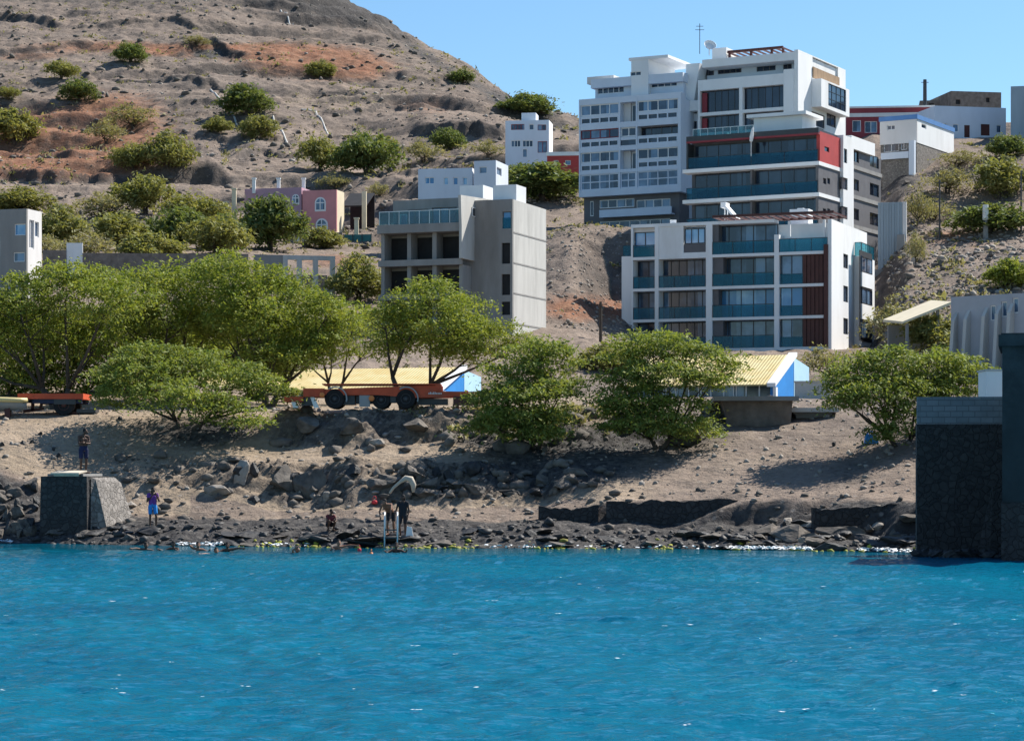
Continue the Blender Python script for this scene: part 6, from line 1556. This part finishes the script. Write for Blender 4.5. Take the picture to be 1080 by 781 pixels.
person('bare chested person in black shorts bending forward at the top of the ladder', dict(pelvis=(0,.1,.88), chest=(-.10,-.16,1.12), neck=(-.14,-.30,1.24), head=(-.16,-.40,1.30), face=(-.3,-.85,-.4), shl=(-.30,-.22,1.18), shr=(.07,-.22,1.20), ell=(-.36,-.36,.92), elr=(.10,-.40,.95), wrl=(-.30,-.52,.72), wrr=(.12,-.55,.76), hpl=(-.10,.08,.84), hpr=(.10,.08,.84), knl=(-.12,-.08,.47), knr=(.12,-.02,.47), anl=(-.12,.04,.085), anr=(.12,.08,.085)), (xat(412,Yq),Yq,gz(xat(412,Yq),Yq)+.05), R(-10), SK2, None, 'blackcloth', False, 1.0)
Yq = 92.3
person('person in dark clothes standing upright at the top of the ladder', stand(face=(-.5,-.85,-.1), ell=(-.26,-.08,1.14), wrl=(-.22,-.30,1.05), knl=(-.11,-.1,.5)), (xat(425,Yq),Yq,gz(xat(425,Yq),Yq)+.02), R(-20), SK, 'blackcloth', 'blackcloth', True, .97)
o = MB().hexa([(-.16,-.05,0),(.16,-.05,0),(.16,.08,0),(-.16,.08,0),(-.10,-.03,.5),(.08,-.03,.46),(.08,.05,.46),(-.10,.05,.5)]).build('towel', M['cloth_white'], None, Vector((xat(432,91.9),91.9,gz(xat(432,91.9),91.9)+.02))); tag(o, 'white towel bundle on the rocks at the feet of the pair by the ladder', 'towel')
def swim(label, px, py, rz=0., raise_=None, skin=SK, hair=True, h=.0):
    py += 3.5
    Yw = ZC*F/(py-HZ); x = xat(px,Yw); J = dict(pelvis=(0,.25,-.55), chest=(0,.06,-.22), neck=(0,0,-.03), head=(0,-.03,.10), face=(0,-1,.05), shl=(-.18,.02,-.08), shr=(.18,.02,-.08), ell=(-.34,-.12,-.16), elr=(.34,-.12,-.16), wrl=(-.38,-.36,-.1), wrr=(.38,-.36,-.1))
    if raise_ == 'r': J.update(elr=(.40,-.14,.0), wrr=(.58,-.30,.0), shr=(.19,0,-.05))
    if raise_ == 'l': J.update(ell=(-.40,-.14,.0), wrl=(-.58,-.30,.0), shl=(-.19,0,-.05))
    if raise_ == 'up': J.update(ell=(-.34,-.14,.10), wrl=(-.36,-.36,.20), shl=(-.19,0,-.02))
    person(label, J, (x,Yw,.12+h), rz, skin, None, None, False, 1., .012, 'swimmers off the beach')
swim('dark haired swimmer, first head in the water right of the stone jetty', 154, 577.5, .4, 'l', SK)
swim('dark haired swimmer close to the rocks below the person in blue shorts', 183, 576, -.5, None, SK)
swim('swimmer with one raised hand beside a splash of foam', 209, 577, .2, 'up', SK2)
swim('swimmer with a pale arm stretched sideways, left of a dark head', 228, 580.5, .3, 'l', SK2, h=-.1)
swim('dark haired swimmer with the right arm stretched out over the water', 240, 578.5, 0, 'r', SK, h=.03)
swim('pale armed swimmer alone in the water left of the crouching person', 313, 580, .9, 'up', SK2, h=-.08)
swim('swimmer with reddish shoulders close to the crouching person', 357, 576, .4, 'r', SK2, h=.05)
swim('swimmer in the water at the foot of the white railed ladder', 418, 579, 0, None, SK, h=.04)
# ------------------------------------------------------------------ camera, sky, sun
cam = bpy.data.cameras.new('camera'); cam.lens = 36*F/1080; cam.sensor_width = 36
cam.shift_y = (HZ-390.5)/1080; cam.clip_start = .5; cam.clip_end = 6000
co = bpy.data.objects.new('camera', cam); co.location = (0,0,ZC); co.rotation_euler = (R(90),0,0); col.objects.link(co); sc.camera = co
SUN = Vector((.74,.55,.98)).normalized()
w = bpy.data.worlds.new('World'); sc.world = w; w.use_nodes = True; nt = w.node_tree
sky = nt.nodes.new('ShaderNodeTexSky'); sky.sky_type = 'NISHITA'; sky.sun_disc = False
sky.sun_elevation = math.asin(SUN.z); sky.sun_rotation = math.atan2(SUN.x, SUN.y)
sky.air_density = 1.0; sky.dust_density = .15; sky.ozone_density = 3.0; sky.altitude = 0
bg = nt.nodes['Background']; bg.inputs[1].default_value = .078
tint = nt.nodes.new('ShaderNodeMix'); tint.data_type = 'RGBA'; tint.blend_type = 'MULTIPLY'; tint.inputs[0].default_value = 1; tint.inputs[7].default_value = (.78,.98,1.08,1)
nt.links.new(sky.outputs[0], tint.inputs[6]); nt.links.new(tint.outputs[2], bg.inputs[0])
sl = bpy.data.lights.new('sun', 'SUN'); sl.energy = 4.9; sl.angle = R(.53); sl.color = (1,.95,.87)
so = bpy.data.objects.new('sun', sl); so.rotation_euler = SUN.to_track_quat('Z','Y').to_euler(); so.location = (60,20,90); col.objects.link(so)
vs_ = sc.view_settings; vs_.view_transform = 'Standard'; vs_.look = 'None'; vs_.exposure = .8; vs_.gamma = 1; vs_.use_curve_mapping = False
sc.cycles.max_bounces = 6; sc.cycles.transparent_max_bounces = 12; sc.cycles.diffuse_bounces = 3; sc.cycles.glossy_bounces = 3
